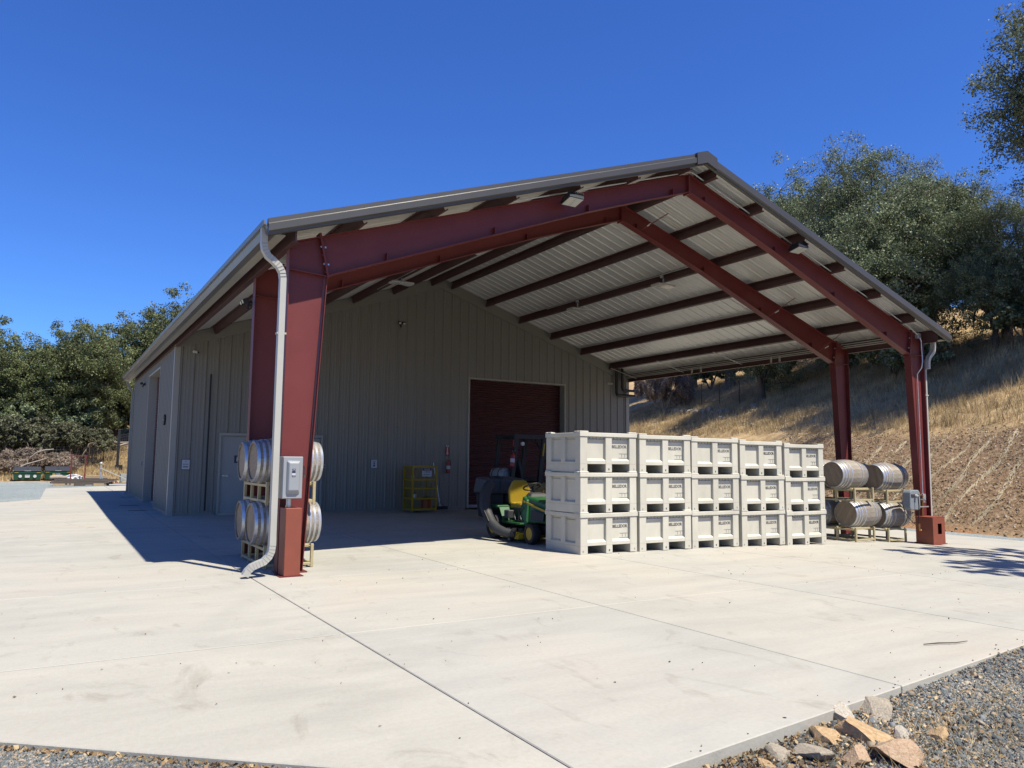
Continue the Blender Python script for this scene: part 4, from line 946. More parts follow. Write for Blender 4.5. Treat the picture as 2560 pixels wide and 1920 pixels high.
# ------------------------------------------------------------------ ride-on mower (faces the yard)
my = empty('riding_mower', (5.42, 2.18, .012), .0, 'green and yellow riding lawn mower with rear grass bagger beside the bins', 'lawn mower')
def wheel(x, y, r, w, side):
    t = empty('wheel', (x, y, r)); t.parent = my; adopt(t, my)
    m_ = MB(); m_.lathe([(r*.62, -w/2), (r*.9, -w/2), (r*.985, -w*.34), (r, 0), (r*.985, w*.34), (r*.9, w/2), (r*.62, w/2)], 'x', 32, cap=False); m_.build('tyre', M_rubber, t, smooth=True)
    m_ = MB(); m_.lathe([(r*.63, -w*.42), (r*.5, -w*.2), (r*.2, -w*.25), (.02, -w*.3)], 'x', 24) if side < 0 else m_.lathe([(r*.63, w*.42), (r*.5, w*.2), (r*.2, w*.25), (.02, w*.3)], 'x', 24); m_.build('rim', M_yel, t, smooth=True)
    m_ = MB()
    for k in range(26):
        a = 2*PI*k/26
        for s_ in (-1, 1): m_.bar((s_*.01*1, math.cos(a)*r*.995, math.sin(a)*r*.995), (s_*w*.4, math.cos(a+.12)*r*.975, math.sin(a+.12)*r*.975), .012, .012, (0, math.cos(a), math.sin(a)))
    q = m_.build('tread', M_rubber, t); tag(q, kind='stuff')
for x in (-.38, .38): wheel(x, -.62, .19, .16, -1 if x < 0 else 1)
for x in (-.40, .40): wheel(x, .66, .255, .22, -1 if x < 0 else 1)
def part(name, m, fn, **k):
    q = MB(); fn(q); return q.build(name, m, my, **k)
part('chassis', M_black, lambda q: (q.box(-.25, .25, -.85, .9, .24, .34), q.box(-.33, .33, -.66, -.58, .16, .22), q.box(-.35, .35, .62, .70, .2, .3)))
part('hood', M_green, lambda q: (q.hexa([(-.25, -1.02, .38), (.25, -1.02, .38), (.30, -.22, .36), (-.30, -.22, .36), (-.17, -.95, .74), (.17, -.95, .74), (.25, -.20, .87), (-.25, -.20, .87)]),), bevel=.045, seg=3)
part('side_panel', M_green, lambda q: (q.hexa([(-.36, -.36, .30), (.36, -.36, .30), (.36, -.08, .34), (-.36, -.08, .34), (-.30, -.30, .80), (.30, -.30, .80), (.27, -.10, .86), (-.27, -.10, .86)]),), bevel=.03, seg=2)
part('hood_stripe', M_yel, lambda q: (q.bar((-.275, -.95, .60), (-.30, -.18, .76), .012, .035), ))
part('hood_stripe', M_yel, lambda q: (q.bar((.275, -.95, .60), (.30, -.18, .76), .012, .035), ))
part('grille', M_black, lambda q: (q.box(-.20, .20, -1.035, -1.0, .42, .62), q.hexa([(-.292, -.85, .42), (-.285, -.85, .42), (-.305, -.45, .42), (-.31, -.45, .42), (-.270, -.85, .57), (-.26, -.85, .57), (-.285, -.45, .62), (-.292, -.45, .62)])))
part('footrest', M_green, lambda q: (q.box(-.46, .46, -.32, .36, .33, .365), q.hexa([(-.46, .30, .35), (-.14, .30, .35), (-.14, .48, .62), (-.46, .48, .62), (-.46, .30, .37), (-.14, .30, .37), (-.14, .48, .65), (-.46, .48, .65)]), q.hexa([(.14, .30, .35), (.46, .30, .35), (.46, .48, .62), (.14, .48, .62), (.14, .30, .37), (.46, .30, .37), (.46, .48, .65), (.14, .48, .65)])), bevel=.012)
part('fender', M_green, lambda q: (q.box(-.50, .50, .46, .90, .60, .66),), bevel=.03, seg=3)
part('side_pod', M_greyp, lambda q: (q.box(-.45, -.32, .12, .30, .42, .58),), bevel=.015)
part('mower_deck', M_yel, lambda q: (q.tbox(-.56, .56, -.38, .28, .07, .19, .06, .05),), bevel=.02)
part('deck_cover', M_black, lambda q: (q.lathe([(.2, 0), (.2, .07), (.12, .09)], 'z', 20, (-.28, -.05, .19)), q.lathe([(.2, 0), (.2, .07), (.12, .09)], 'z', 20, (.28, -.05, .19))))
part('dashboard', M_greyp, lambda q: (q.hexa([(-.22, -.30, .84), (.22, -.30, .84), (.20, -.06, .84), (-.20, -.06, .84), (-.16, -.26, .91), (.16, -.26, .91), (.14, -.10, .93), (-.14, -.10, .93)]),), bevel=.015)
part('throttle_lever', M_brass, lambda q: (q.bar((.13, -.2, .92), (.15, -.2, .97), .02, .02),))
sw = []
for k in range(25):
    a = 2*PI*k/24; sw.append((.175*math.cos(a), -.02+.16*math.sin(a), 1.03-.07*math.sin(a)*1.0+.0))
part('steering_wheel', M_black, lambda q: (q.tube(sw, .016, 8, cap=False), q.bar((-.17, -.02, 1.03), (.17, -.02, 1.03), .035, .012), q.bar((0, -.02, 1.03), (0, -.17, 1.09), .04, .012), q.tube([(0, -.02, 1.03), (0, -.08, .90)], .03, 8)), smooth=True)
part('seat_back', M_yseat, lambda q: (q.prism([(-.235, .70), (-.12, .62), (.12, .62), (.235, .70), (.25, .95), (.17, 1.12), (.10, 1.15), (-.10, 1.15), (-.17, 1.12), (-.25, .95)], 'y', .42, .50),), bevel=.03, seg=3)
part('seat_cushion', M_yseat, lambda q: (q.hexa([(-.20, .08, .62), (.20, .08, .62), (.23, .44, .60), (-.23, .44, .60), (-.18, .06, .70), (.18, .06, .70), (.22, .44, .72), (-.22, .44, .72)]),), bevel=.03, seg=3)
part('seat_base', M_black, lambda q: (q.box(-.2, .2, .1, .5, .36, .62),), bevel=.02)
part('pedal', M_black, lambda q: (q.bar((-.34, -.22, .42), (-.30, -.12, .56), .07, .015),))
part('console_frame', M_black, lambda q: (q.tube([(-.36, -.26, .40), (-.37, -.02, .40), (-.37, .06, .52), (-.36, .0, .63), (-.35, -.24, .63)], .014, 8), q.tube([(-.37, -.12, .38), (-.36, -.13, .63)], .014, 8)), smooth=True)
part('bagger_lid', M_navy, lambda q: (q.hexa([(-.50, .98, .86), (.50, .98, .86), (.50, 1.52, .86), (-.50, 1.52, .86), (-.46, 1.0, 1.17), (.46, 1.0, 1.17), (.46, 1.46, 1.20), (-.46, 1.46, 1.20)]),), bevel=.05, seg=3)
part('lid_strap', M_navy, lambda q: (q.box(-.13, -.05, .955, .975, .86, 1.16), q.box(-.13, -.05, .975, 1.46, 1.20, 1.212)), bevel=.004)
for s_ in (-1, 1): part('grass_bag', M_rubber, lambda q: (q.hexa([(min(s_*.03, s_*.42), 1.04, .34), (max(s_*.03, s_*.42), 1.04, .34), (max(s_*.03, s_*.42), 1.42, .38), (min(s_*.03, s_*.42), 1.42, .38), (min(s_*.02, s_*.46), 1.02, .86), (max(s_*.02, s_*.46), 1.02, .86), (max(s_*.02, s_*.46), 1.48, .86), (min(s_*.02, s_*.46), 1.48, .86)]),), bevel=.04, seg=2)
ch = [(-.50, -.16, .15), (-.60, -.02, .17), (-.66, .16, .22), (-.68, .36, .32), (-.67, .54, .46), (-.64, .72, .64), (-.56, .86, .84), (-.44, .96, 1.0), (-.34, 1.04, 1.05)]
part('discharge_chute', M_greyp, lambda q: (q.tube(ch, [.085, .088, .095, .10, .105, .11, .11, .11, .11], 14),), smooth=True)
part('chute_handle', M_black, lambda q: (q.bar((-.79, .30, .36), (-.77, .52, .55), .02, .05),))
part('chute_mouth', M_black, lambda q: (q.tube([(-.46, -.22, .15), (-.51, -.14, .15)], [.12, .115], 14), q.tube([(-.56, -.20, .07), (-.56, -.12, .07)], .05, 10)), smooth=True)
# ------------------------------------------------------------------ forklift behind the mower
fk = empty('forklift', (0, 0, FL), 0, 'dark forklift with overhead guard and gas tank in the shade behind the bins', 'forklift')
M_must = mat('mustard_paint', (.30, .22, .05), .5)
def fp(name, m, fn, **k):
    q = MB(); fn(q); return q.build(name, m, fk, **k)
FY0, FY1 = 6.35, 7.35
fp('counterweight', M_black, lambda q: (q.box(7.10, 7.75, FY0+.02, FY1-.02, .18, .95),), bevel=.08, seg=3)
fp('body', M_must, lambda q: (q.box(7.76, 9.2, FY0+.06, FY1-.06, .22, .92),), bevel=.03, seg=2)
for y in (FY0+.05, FY1-.05):
    fp('guard_pillar', M_black, lambda q: (q.bar((7.50, y, .9), (7.66, y, 2.12), .11, .06, (0, 1, 0)),))
    fp('guard_pillar', M_black, lambda q: (q.bar((8.35, y, .85), (8.42, y, 1.5), .12, .08, (0, 1, 0)), q.bar((8.42, y, 1.5), (8.50, y, 2.10), .12, .08, (0, 1, 0))))
    fp('guard_pillar', M_black, lambda q: (q.bar((9.35, y, .9), (9.15, y, 1.6), .08, .06, (0, 1, 0)), q.bar((9.15, y, 1.6), (8.85, y, 2.08), .10, .06, (0, 1, 0))))
for x in np.linspace(7.6, 9.0, 8): fp('guard_bar', M_black, lambda q: (q.box(x-.02, x+.02, FY0+.03, FY1-.03, 2.12, 2.17),))
for y in (FY0, FY1-.07): fp('guard_rail', M_black, lambda q: (q.box(7.55, 9.05, y, y+.07, 2.06, 2.175),))
fp('seat', M_black, lambda q: (q.box(8.0, 8.45, 6.6, 7.1, .93, 1.05), q.hexa([(7.92, 6.6, 1.0), (8.02, 6.6, 1.0), (8.02, 7.1, 1.0), (7.92, 7.1, 1.0), (7.84, 6.62, 1.5), (7.92, 6.62, 1.5), (7.92, 7.08, 1.5), (7.84, 7.08, 1.5)])), bevel=.03, seg=2)
fp('gas_tank', M_tank, lambda q: (q.lathe([(.06, -.34), (.13, -.31), (.165, -.25), (.165, .25), (.13, .31), (.06, .34)], 'y', 24, (7.42, 6.85, 1.14)),), smooth=True)
fp('tank_collar', M_grey, lambda q: (q.lathe([(.12, -.40), (.13, -.30)], 'y', 20, (7.42, 6.85, 1.14), cap=False),), smooth=True)
for y in (6.68, 7.0): fp('tank_strap', M_black, lambda q: (q.lathe([(.17, -.02), (.17, .02)], 'y', 24, (7.42, y, 1.14)),))
fp('work_lamp', M_glass, lambda q: (q.lathe([(.05, 0), (.05, .05)], 'y', 14, (7.80, FY0-.02, 1.93)),), smooth=True)
fp('tail_lamp', M_extred, lambda q: (q.box(7.52, 7.545, FY0-.0, FY0+.03, 1.85, 2.02),))
fp('pillar_decal', M_yel, lambda q: (q.bar((8.425, FY0-.0, 1.62), (8.475, FY0-.0, 1.95), .035, .03, (0, 1, 0)),))
fp('mast', M_black, lambda q: (q.box(9.55, 9.65, 6.45, 6.57, .1, 2.15), q.box(9.55, 9.65, 7.13, 7.25, .1, 2.15), q.box(9.55, 9.65, 6.57, 7.13, 2.0, 2.15)))
fp('steering_wheel', M_black, lambda q: (q.lathe([(.17, 0), (.19, .015), (.17, .03)], 'z', 20, (8.85, 6.85, 1.2)),), smooth=True)
for x, r in ((7.5, .25), (9.2, .32)):
    for y in (FY0, FY1-.2): fp('wheel', M_rubber, lambda q: (q.lathe([(r*.5, 0), (r, .02), (r, .18), (r*.5, .2)], 'y', 26, (x, y, r)),), smooth=True)
extinguisher((7.45, 6.30, 1.40), 'red fire extinguisher strapped to the rear pillar of the forklift', .95, .1)
# ------------------------------------------------------------------ foliage
rng = np.random.default_rng(7)
def leaves(C_, R_, n, size, rs=None, squash=.8, out=.55, asp=.30):
    """n leaves per clump centre C_ (k,3) with radius R_ (k,)"""
    r = rs or rng; k = len(C_)
    d = r.normal(size=(k, n, 3)); d /= np.linalg.norm(d, axis=2, keepdims=True)
    rad = r.uniform(.25, 1, size=(k, n, 1))**.6*R_[:, None, None]*r.uniform(.75, 1.2, size=(k, n, 1))
    P = C_[:, None, :]+d*rad*np.array([1, 1, squash]); P = P.reshape(-1, 3)
    nrm = (d*out+r.normal(size=(k, n, 3))*.6+np.array([0, 0, .35])).reshape(-1, 3); nrm /= np.linalg.norm(nrm, axis=1, keepdims=True)
    a = r.normal(size=nrm.shape); u = np.cross(nrm, a); u /= np.linalg.norm(u, axis=1, keepdims=True); v = np.cross(nrm, u)
    s = (size*r.uniform(.6, 1.35, size=(len(P), 1)))
    u = u*s*.5; v = v*s*asp; bend = nrm*s*.08
    V = np.stack([P-u, P-v*1.0+bend, P+u, P+v+bend], 1).reshape(-1, 3)
    F = np.arange(len(V)).reshape(-1, 4)
    return V, F
def crown_pts(r, rx, ry, rz, z0, nb, nc, rb=(.32, .48), low=-.5):
    """boughs on an uneven ellipsoid; returns bough centres and clump centres"""
    Bc, Cc, Cr = [], [], []
    for i in range(nb):
        while True:
            d = r.normal(size=3); d /= np.linalg.norm(d)
            if d[2] > low: break
        k = r.uniform(.38, .74); c = np.array([d[0]*rx*k, d[1]*ry*k, z0+d[2]*rz*k]); br = r.uniform(*rb)*min(rx, rz)
        Bc.append(c)
        for j in range(nc):
            e = r.normal(size=3); e /= np.linalg.norm(e); e[2] = e[2]*.8+.15
            Cc.append(c+e*br*r.uniform(.55, 1.08)); Cr.append(br*r.uniform(.20, .36))
    return np.array(Bc), np.array(Cc), np.array(Cr)
def make_tree(name, seed, rx, ry, rz, z0, nb, nc, nl, leaf, lm, trunk_h, trunk_r, low=-.5, lean=(0, 0), bark=None, forks=3, twigs=.25, asp=.30):
    r = np.random.default_rng(seed); t = empty(name)
    Bc, Cc, Cr = crown_pts(r, rx, ry, rz, z0, nb, nc, low=low)
    V, F = leaves(Cc, Cr, nl, leaf, r, asp=asp)
    npmesh('crown', V, F, lm, t)
    mb = MB(); T0 = np.array([lean[0], lean[1], trunk_h])
    mb.tube([(0, 0, -.6), (T0[0]*.3, T0[1]*.3, trunk_h*.45), tuple(T0)], [trunk_r*1.25, trunk_r, trunk_r*.75], 9)
    hubs = []
    for i in range(forks):
        a = 2*PI*i/forks+r.uniform(-.5, .5); h = T0+np.array([math.cos(a)*rx*.3, math.sin(a)*ry*.3, (z0-trunk_h)*r.uniform(.55, 1.0)+.3])
        mid = (T0+h)/2+r.normal(size=3)*.12*rx*.3
        mb.tube([tuple(T0-np.array([0, 0, .15])), tuple(mid), tuple(h)], [trunk_r*.6, trunk_r*.48, trunk_r*.34], 7); hubs.append(h)
    for c in Bc:
        h = min(hubs, key=lambda q: np.linalg.norm(q-c)); mid = (h+c)/2+r.normal(size=3)*.08*rx; mid[2] -= .04*rz
        mb.tube([tuple(h), tuple(mid), tuple(c)], [trunk_r*.28, trunk_r*.19, trunk_r*.08], 5)
    for q in r.choice(len(Cc), int(len(Cc)*twigs), replace=False):
        c = Cc[q]; h = Bc[q//nc]; mb.tube([tuple(h), tuple((h+c)/2+r.normal(size=3)*.06), tuple(c+(c-h)*.25)], [trunk_r*.07, trunk_r*.045, trunk_r*.02], 3)
    mb.build('trunk', bark or M_bark, t, smooth=True)
    return t
def place(o, first, x, y, s, rz, label, cat, grp, dz=0, sz=None):
    q = o if first else copy_tree(o); q.location = (x, y, float(T(x, y))+dz); q.rotation_euler = (0, 0, rz); q.scale = (s, s, sz or s)
    return tag(q, label, cat, grp)
oakA = make_tree('oak_tree', 11, 5.4, 5.4, 7.6, 7.8, 46, 22, 108, .115, M_leafA, 2.4, .40, low=-.9)
oakB = make_tree('oak_tree', 12, 5.0, 5.2, 6.8, 7.1, 42, 22, 108, .115, M_leafA, 2.2, .34, low=-.9, lean=(.4, .2))
oakC = make_tree('oak_tree', 13, 4.4, 4.4, 4.2, 4.2, 30, 20, 105, .115, M_leafA, 1.2, .26, low=-.9)
bush = make_tree('leafy_shrub', 14, 2.2, 2.2, 1.7, 1.6, 14, 12, 70, .15, M_leafA, .3, .09, low=-.6, forks=4)
gR = 'evergreen oaks on the hillside behind the canopy'
R_ = [(oakA, 52.4, 51.0, 1.08, .3, 'dark oak farthest left of the hillside wood seen through the open canopy'),
      (oakB, 48.6, 41.6, 1.1, 2.1, 'dark oak with a thick low trunk behind the wire fence under the canopy opening'),
      (oakA, 46.2, 34.9, 1.12, 4.0, 'dark oak hidden behind the right roof slope above the wire fence'),
      (oakB, 47.0, 29.6, 1.28, 1.0, 'tall oak at the left end of the skyline right of the roof peak'),
      (oakA, 43.0, 21.2, 1.06, 5.2, 'tallest broad oak in the middle of the skyline right of the roof'),
      (oakB, 42.6, 15.4, .90, 3.1, 'dense oak right of the tallest one on the skyline'),
      (oakA, 42.0, 11.0, .60, .8, 'lower oak on the skyline below the overhanging branches'),
      (oakB, 41.4, 7.4, .50, 2.4, 'low dark oak at the right edge of the picture above the grass'),
      (oakA, 50.5, 20.0, .85, 2.0, 'oak standing behind the tallest skyline oak')]
seen = set()
for o, x, y, s, rz, lab in R_:
    place(o, o.name not in seen, x, y, s, rz, lab, 'tree', gR); seen.add(o.name)
for x, y, s, rz, lab in ((40.1, 15.9, 1.25, 0, 'low branching oak whose leaves hang beside the right roof corner'), (38.3, 24.8, .95, 1.3, 'low shady oak above the rocks seen under the gutter'), (40.0, 20.2, 1.0, 2.2, 'low oak filling the gap behind the right roof corner'), (39.4, 10.3, .70, 3.2, 'round low oak at the top of the golden grass')):
    place(oakC, 'c' not in seen, x, y, s, rz, lab, 'tree', gR); seen.add('c')
gB = 'green shrubs under the hillside oaks'
for x, y, s, rz, lab in ((35.6, 12.6, 1.0, 0, 'green shrub hanging over the grass just left of the right downspout'), (37.2, 14.6, 1.35, 1, 'green shrub between the two right columns'), (38.4, 8.4, 1.0, 2, 'green shrub at the grass edge near the right side of the picture'), (41.6, 27.5, 1.4, 3, 'dark shrub in the shade behind the hill rocks'), (46.5, 37.5, 1.5, 4, 'dark shrub behind the wire fence'), (40.5, 6.0, 1.3, 5, 'dark shrub at the far right under the oaks')):
    place(bush, 'b' not in seen, x, y, s, rz, lab, 'shrub', gB); seen.add('b')
gL = 'oaks beyond the gravel yard on the left'
oakD = make_tree('oak_tree', 21, 3.7, 3.7, 4.7, 4.5, 36, 20, 104, .115, M_leafB, 1.4, .24, low=-.85, forks=5)
oakE = make_tree('oak_tree', 22, 3.4, 3.6, 4.4, 4.4, 32, 20, 104, .115, M_leafB, 1.6, .22, low=-.85, lean=(.5, 0), forks=4)
for o, x, y, s, rz, lab in ((oakD, -6.2, 49.2, .90, .2, 'green oak cut by the left edge of the picture'), (oakE, -3.9, 49.5, .93, 1.3, 'green oak second from the left edge behind the dumpsters'),
        (oakD, -1.2, 49.8, 1.08, 2.5, 'bushy oak with the second tallest top left of the barn'), (oakE, 1.6, 55.0, 1.2, 3.6, 'oak with a separate round top in the middle of the left wood'),
        (oakD, 4.7, 56.5, 1.2, 4.7, 'yellowish green oak nearest the barn wall'), (oakE, 7.4, 58.0, 1.42, .9, 'tallest oak rising behind the barn gutter'), (oakD, -9.5, 47.0, .85, 5.5, 'oak just beyond the left edge of the picture'),
        (oakD, 10.5, 58.0, 1.3, 2.9, 'oak behind the barn roof'), (oakE, -7.5, 54.0, 1.1, 4.4, 'oak in the second row at the far left')):
    k = 'D' if o is oakD else 'E'; place(o, k not in seen, x, y, s, rz, lab, 'tree', gL); seen.add(k)
scrub = make_tree('grey_green_scrub', 31, 2.3, 2.3, 1.5, 1.5, 14, 12, 75, .12, M_leafC, .3, .07, low=-.5, forks=5, twigs=.6, bark=M_dead)
brush = make_tree('dry_brush_pile', 32, 2.0, 1.6, .75, .55, 18, 12, 75, .30, M_brush, .15, .05, low=-.3, forks=5, twigs=.9, bark=M_dead, asp=.055)
gS = 'grey green scrub in front of the left oaks'
for i, (x, y, s, rz, lab) in enumerate(((-5.6, 43.6, 1.1, 0, 'grey green scrub at the left picture edge behind the brush pile'), (-3.3, 43.6, 1.15, 1.1, 'olive scrub bush behind the left dumpster'), (-1.2, 44.2, 1.0, 2.0, 'olive scrub bush behind the right dumpster'), (-.3, 46.2, .8, 3.0, 'low olive scrub at the edge of the golden slope'), (-7.6, 44.8, 1.2, 4, 'scrub bush outside the left edge'))):
    place(scrub, i == 0, x, y, s, rz, lab, 'shrub', gS)
gU = 'dark undergrowth below the left oaks'
for x, y, s, rz, lab in ((-6.8, 47.2, 1.2, .5, 'dark undergrowth bush at the far left under the oaks'), (-4.4, 48.0, 1.3, 1.5, 'dark undergrowth bush under the second oak from the left'), (-2.0, 48.6, 1.3, 2.5, 'dark undergrowth bush under the bushy left oak'), (.9, 54.8, 1.3, 3.6, 'dark undergrowth bush under the round topped oak'), (3.3, 56.0, 1.3, 1.6, 'dark undergrowth bush under the yellowish oak nearest the barn'), (6.0, 58.0, 1.4, 2.6, 'dark undergrowth bush beside the barn wall'), (4.6, 59.5, 1.7, 1.2, 'dark undergrowth bush filling the gap behind the light pole')):
    place(bush, False, x, y, s, rz, lab, 'shrub', gU)
gP = 'heaps of cut dry brush'
for i, (x, y, s, rz, lab) in enumerate(((-5.6, 39.6, 1.0, 0, 'grey brown brush heap at the left edge of the picture'), (-4.0, 40.6, 1.15, .5, 'grey brown brush heap above the left dumpster'), (-2.2, 41.4, .9, 1.9, 'grey brown brush heap above the gap between the dumpsters'), (41.2, 37.6, 1.5, 2.5, 'pale dry bush under the gutter at the barn corner'))):
    place(brush, i == 0, x, y, s, rz, lab, 'brush pile', gP, sz=(s*2.2 if i == 3 else s*1.1))
# pale dead branches
def branch(pts, r, label, grp='dead pale branches'):
    m_ = MB(); m_.tube(pts, r, 6); o = m_.build('dead_branch', M_dead, smooth=True); tag(o, label, 'branch', grp)
branch([(-3.6, 39.2, 1.5), (-3.3, 39.1, 1.8), (-2.9, 39.0, 1.95), (-2.5, 38.9, 2.0)], [.03, .05, .05, .035], 'pale curved branch sticking out of the brush above the left dumpster')
branch([(-4.3, 38.6, .8), (-3.8, 38.7, 1.15), (-3.2, 38.8, 1.35), (-2.8, 38.9, 1.5)], [.05, .04, .04, .02], 'pale forked branch lying low in the brush pile')
branch([(-5.3, 38.2, 1.5), (-5.2, 38.0, .9), (-4.95, 37.8, .45)], [.03, .04, .04], 'pale bent branch leaning at the far left of the brush')
branch([(-.4, 45.2, 2.2), (.4, 45.0, 2.6), (1.2, 44.8, 2.55), (2.0, 44.8, 2.6)], [.03, .04, .05, .03], 'long pale branch lying in front of the dark left wood')
branch([(.2, 47.0, 2.2), (1.2, 46.8, 2.35), (2.6, 46.9, 2.85), (3.6, 47, 3.0)], [.08, .08, .08, .05], 'grey fallen log along the top of the golden slope')
# tree beside the yard whose boughs hang into the picture, and its neighbour outside the frame
bigoak = make_tree('oak_tree', 41, 6.9, 6.9, 8.4, 11.6, 48, 24, 125, .14, M_leafA, 6.0, .55, low=-.75, lean=(.3, .3), forks=4)
place(bigoak, True, 38.9, 2.9, 1.0, 0, 'tall oak at the right edge whose boughs hang over the sky', 'tree', 'oaks at the right of the yard')
yardoak = make_tree('oak_tree', 42, 5.4, 3.7, 1.4, 10.0, 26, 11, 70, .15, M_leafA, 5.5, .35, low=-.5, forks=4)
place(yardoak, True, 15.7, -8.6, 1.0, .1, 'oak outside the right edge whose shade streaks the concrete', 'tree', 'oaks at the right of the yard')
# ------------------------------------------------------------------ dry grass on the slopes
def blades(P, n, h, w, m, name, lean=.35):
    k = len(P); b = np.repeat(P, n, 0)+np.concatenate([rng.normal(scale=.07, size=(k*n, 2)), np.zeros((k*n, 1))], 1)
    a = rng.uniform(0, 2*PI, k*n); ww = w*rng.uniform(.6, 1.4, k*n); hh = h*rng.uniform(.5, 1.3, k*n)
    dx = np.stack([np.cos(a)*ww/2, np.sin(a)*ww/2, 0*a], 1); tip = b+np.stack([rng.normal(scale=lean, size=k*n)*hh, rng.normal(scale=lean, size=k*n)*hh, hh], 1)
    b[:, 2] -= .02
    V = np.stack([b-dx, b+dx, tip], 1).reshape(-1, 3); F = np.arange(len(V)).reshape(-1, 3)
    return tag(npmesh(name, V, F, m), kind='stuff')
def pts_on(n, x0, x1, y0, y1, cond):
    x = rng.uniform(x0, x1, n); y = rng.uniform(y0, y1, n); k = cond(x, y); x, y = x[k], y[k]
    return np.stack([x, y, T(x, y)], 1)
foot = lambda x, y: x-(20.7+.24*np.clip(y-1.5, 0, 60)+.1*np.clip(-y, 0, 30))
P = pts_on(60000, 24, 52, 2, 46, lambda x, y: (foot(x, y) > 5.6+1.2*rng.random(len(x))) & (foot(x, y) < 21) & (np.sin(x*1.1)*np.cos(y*.9)+np.sin(x*.31+y*.47)+rng.normal(size=len(x))*.8 > -.5))
blades(P, 4, .30, .022, M_grass, 'dry_hill_grass')
P = pts_on(2600, 25, 50, 2, 44, lambda x, y: (foot(x, y) > 5.8) & (foot(x, y) < 20)); P = np.repeat(P, 7, 0)+np.concatenate([rng.normal(scale=.14, size=(len(P)*7, 2)), np.zeros((len(P)*7, 1))], 1); P[:, 2] = T(P[:, 0], P[:, 1])
blades(P, 3, .50, .02, M_grass, 'tall_dry_clumps', .25)
P = pts_on(42000, -9, 14, 37.5, 68, lambda x, y: rng.random(len(x)) < .9); blades(P, 3, .28, .03, M_grass, 'dry_yard_grass')
P = pts_on(9000, 21.5, 30, -2, 16, lambda x, y: (foot(x, y) > .3) & (foot(x, y) < 5.8)); blades(P, 3, .07, .025, M_litter, 'bank_litter', 1.4)
rows = []
for yr in (.9, 2.35, 3.3, 4.1, 5.05, 6.05, 6.9, 7.9, 9.0):
    n = 300; x = rng.uniform(20.9, 27.2, n); y = yr+.10*np.sin(x*1.3+yr*3)+rng.normal(scale=.045, size=n); k = (foot(x, y) > .45) & (foot(x, y) < 5.2) & (np.sin(x*3.1+yr*7)+rng.normal(size=n)*.7 > -.9)
    rows.append(np.stack([x[k], y[k], T(x[k], y[k])+.015], 1))
P = np.concatenate(rows); m_straw = leafmat('pale_straw', [(0, (.34, .27, .17)), (1, (.56, .47, .32))], .1, .8)
k = len(P); L_ = rng.uniform(.06, .24, k); d_ = np.stack([L_, rng.normal(scale=.04, size=k), L_*.62], 1); w_ = np.stack([0*L_, .012+0*L_, 0*L_], 1)
V = np.stack([P-d_/2-w_, P-d_/2+w_, P+d_/2+w_+[0, 0, .02], P+d_/2-w_+[0, 0, .02]], 1).reshape(-1, 3)
tag(npmesh('straw_rows', V, np.arange(len(V)).reshape(-1, 4), m_straw), kind='stuff')
# ------------------------------------------------------------------ stones
def stones(P, size, m, name, flat=.6):
    k = len(P); base = np.array([(-1, -1, -1), (1, -1, -1), (1, 1, -1), (-1, 1, -1), (-1, -1, 1), (1, -1, 1), (1, 1, 1), (-1, 1, 1)], float)*.5
    s = size*rng.uniform(.45, 1.35, (k, 1, 1))*rng.uniform(.5, 1, (k, 1, 3))*np.array([1, 1, flat])
    V = base[None]*s*rng.uniform(.55, 1.1, (k, 8, 3))
    q = rng.normal(size=(k, 4)); q[:, 1:3] *= .45; q /= np.linalg.norm(q, axis=1, keepdims=True); w, x, y, z = q.T
    R3 = np.stack([np.stack([1-2*(y*y+z*z), 2*(x*y-z*w), 2*(x*z+y*w)], 1), np.stack([2*(x*y+z*w), 1-2*(x*x+z*z), 2*(y*z-x*w)], 1), np.stack([2*(x*z-y*w), 2*(y*z+x*w), 1-2*(x*x+y*y)], 1)], 1)
    V = np.einsum('kij,kvj->kvi', R3, V)+P[:, None, :]
    f = np.array([(0, 3, 2, 1), (4, 5, 6, 7), (0, 1, 5, 4), (1, 2, 6, 5), (2, 3, 7, 6), (3, 0, 4, 7)])
    F = (f[None]+8*np.arange(k)[:, None, None]).reshape(-1, 4)
    return tag(npmesh(name, V.reshape(-1, 3), F, m), kind='stuff')
def verge(x, y): return np.where(x < -1.0, G(x, y)-.035, G(x, y)-.082+.02*np.clip(x-1, 0, 3.0))
edgeR = lambda x: -7.54+(x+.42)*(1.89/17.92)
edgeL = lambda x: -7.42-(x+.50)*(9.78/11.5)
n = 95000; x = rng.uniform(-.2, 9, n); y = edgeR(x)-rng.uniform(.02, 1.9, n)*(.35+.1*x)
k = rng.random(n) < np.clip(1.5-.13*x, .3, 1); x, y = x[k], y[k]
stones(np.stack([x, y, verge(x, y)+.004], 1), .021, M_stone, 'loose_gravel')
n = 40000; x = rng.uniform(-4.2, -.6, n); y = edgeL(x)-rng.uniform(.01, .75, n); stones(np.stack([x, y, verge(x, y)+.004], 1), .021, M_stone, 'loose_gravel')
n = 900; x = rng.uniform(-.1, 7, n); y = edgeR(x)-rng.uniform(.02, 1.6, n)*(.35+.1*x); stones(np.stack([x, y, verge(x, y)+.008], 1), .05, M_stone, 'coarse_gravel', .5)
n = 36; x = rng.uniform(-.1, 6, n); y = edgeR(x)+np.abs(rng.normal(scale=.06, size=n)); stones(np.stack([x, y, G(x, y)+.003], 1), .012, M_stone, 'spilled_gravel')
P = pts_on(7000, 21, 30, -2, 16, lambda x, y: (foot(x, y) > -.2) & (foot(x, y) < 6)); stones(P, .075, leafmat('bank_pebbles', [(0, (.14, .09, .055)), (.6, (.26, .19, .12)), (1, (.52, .45, .36))], 0., .9), 'bank_stones')
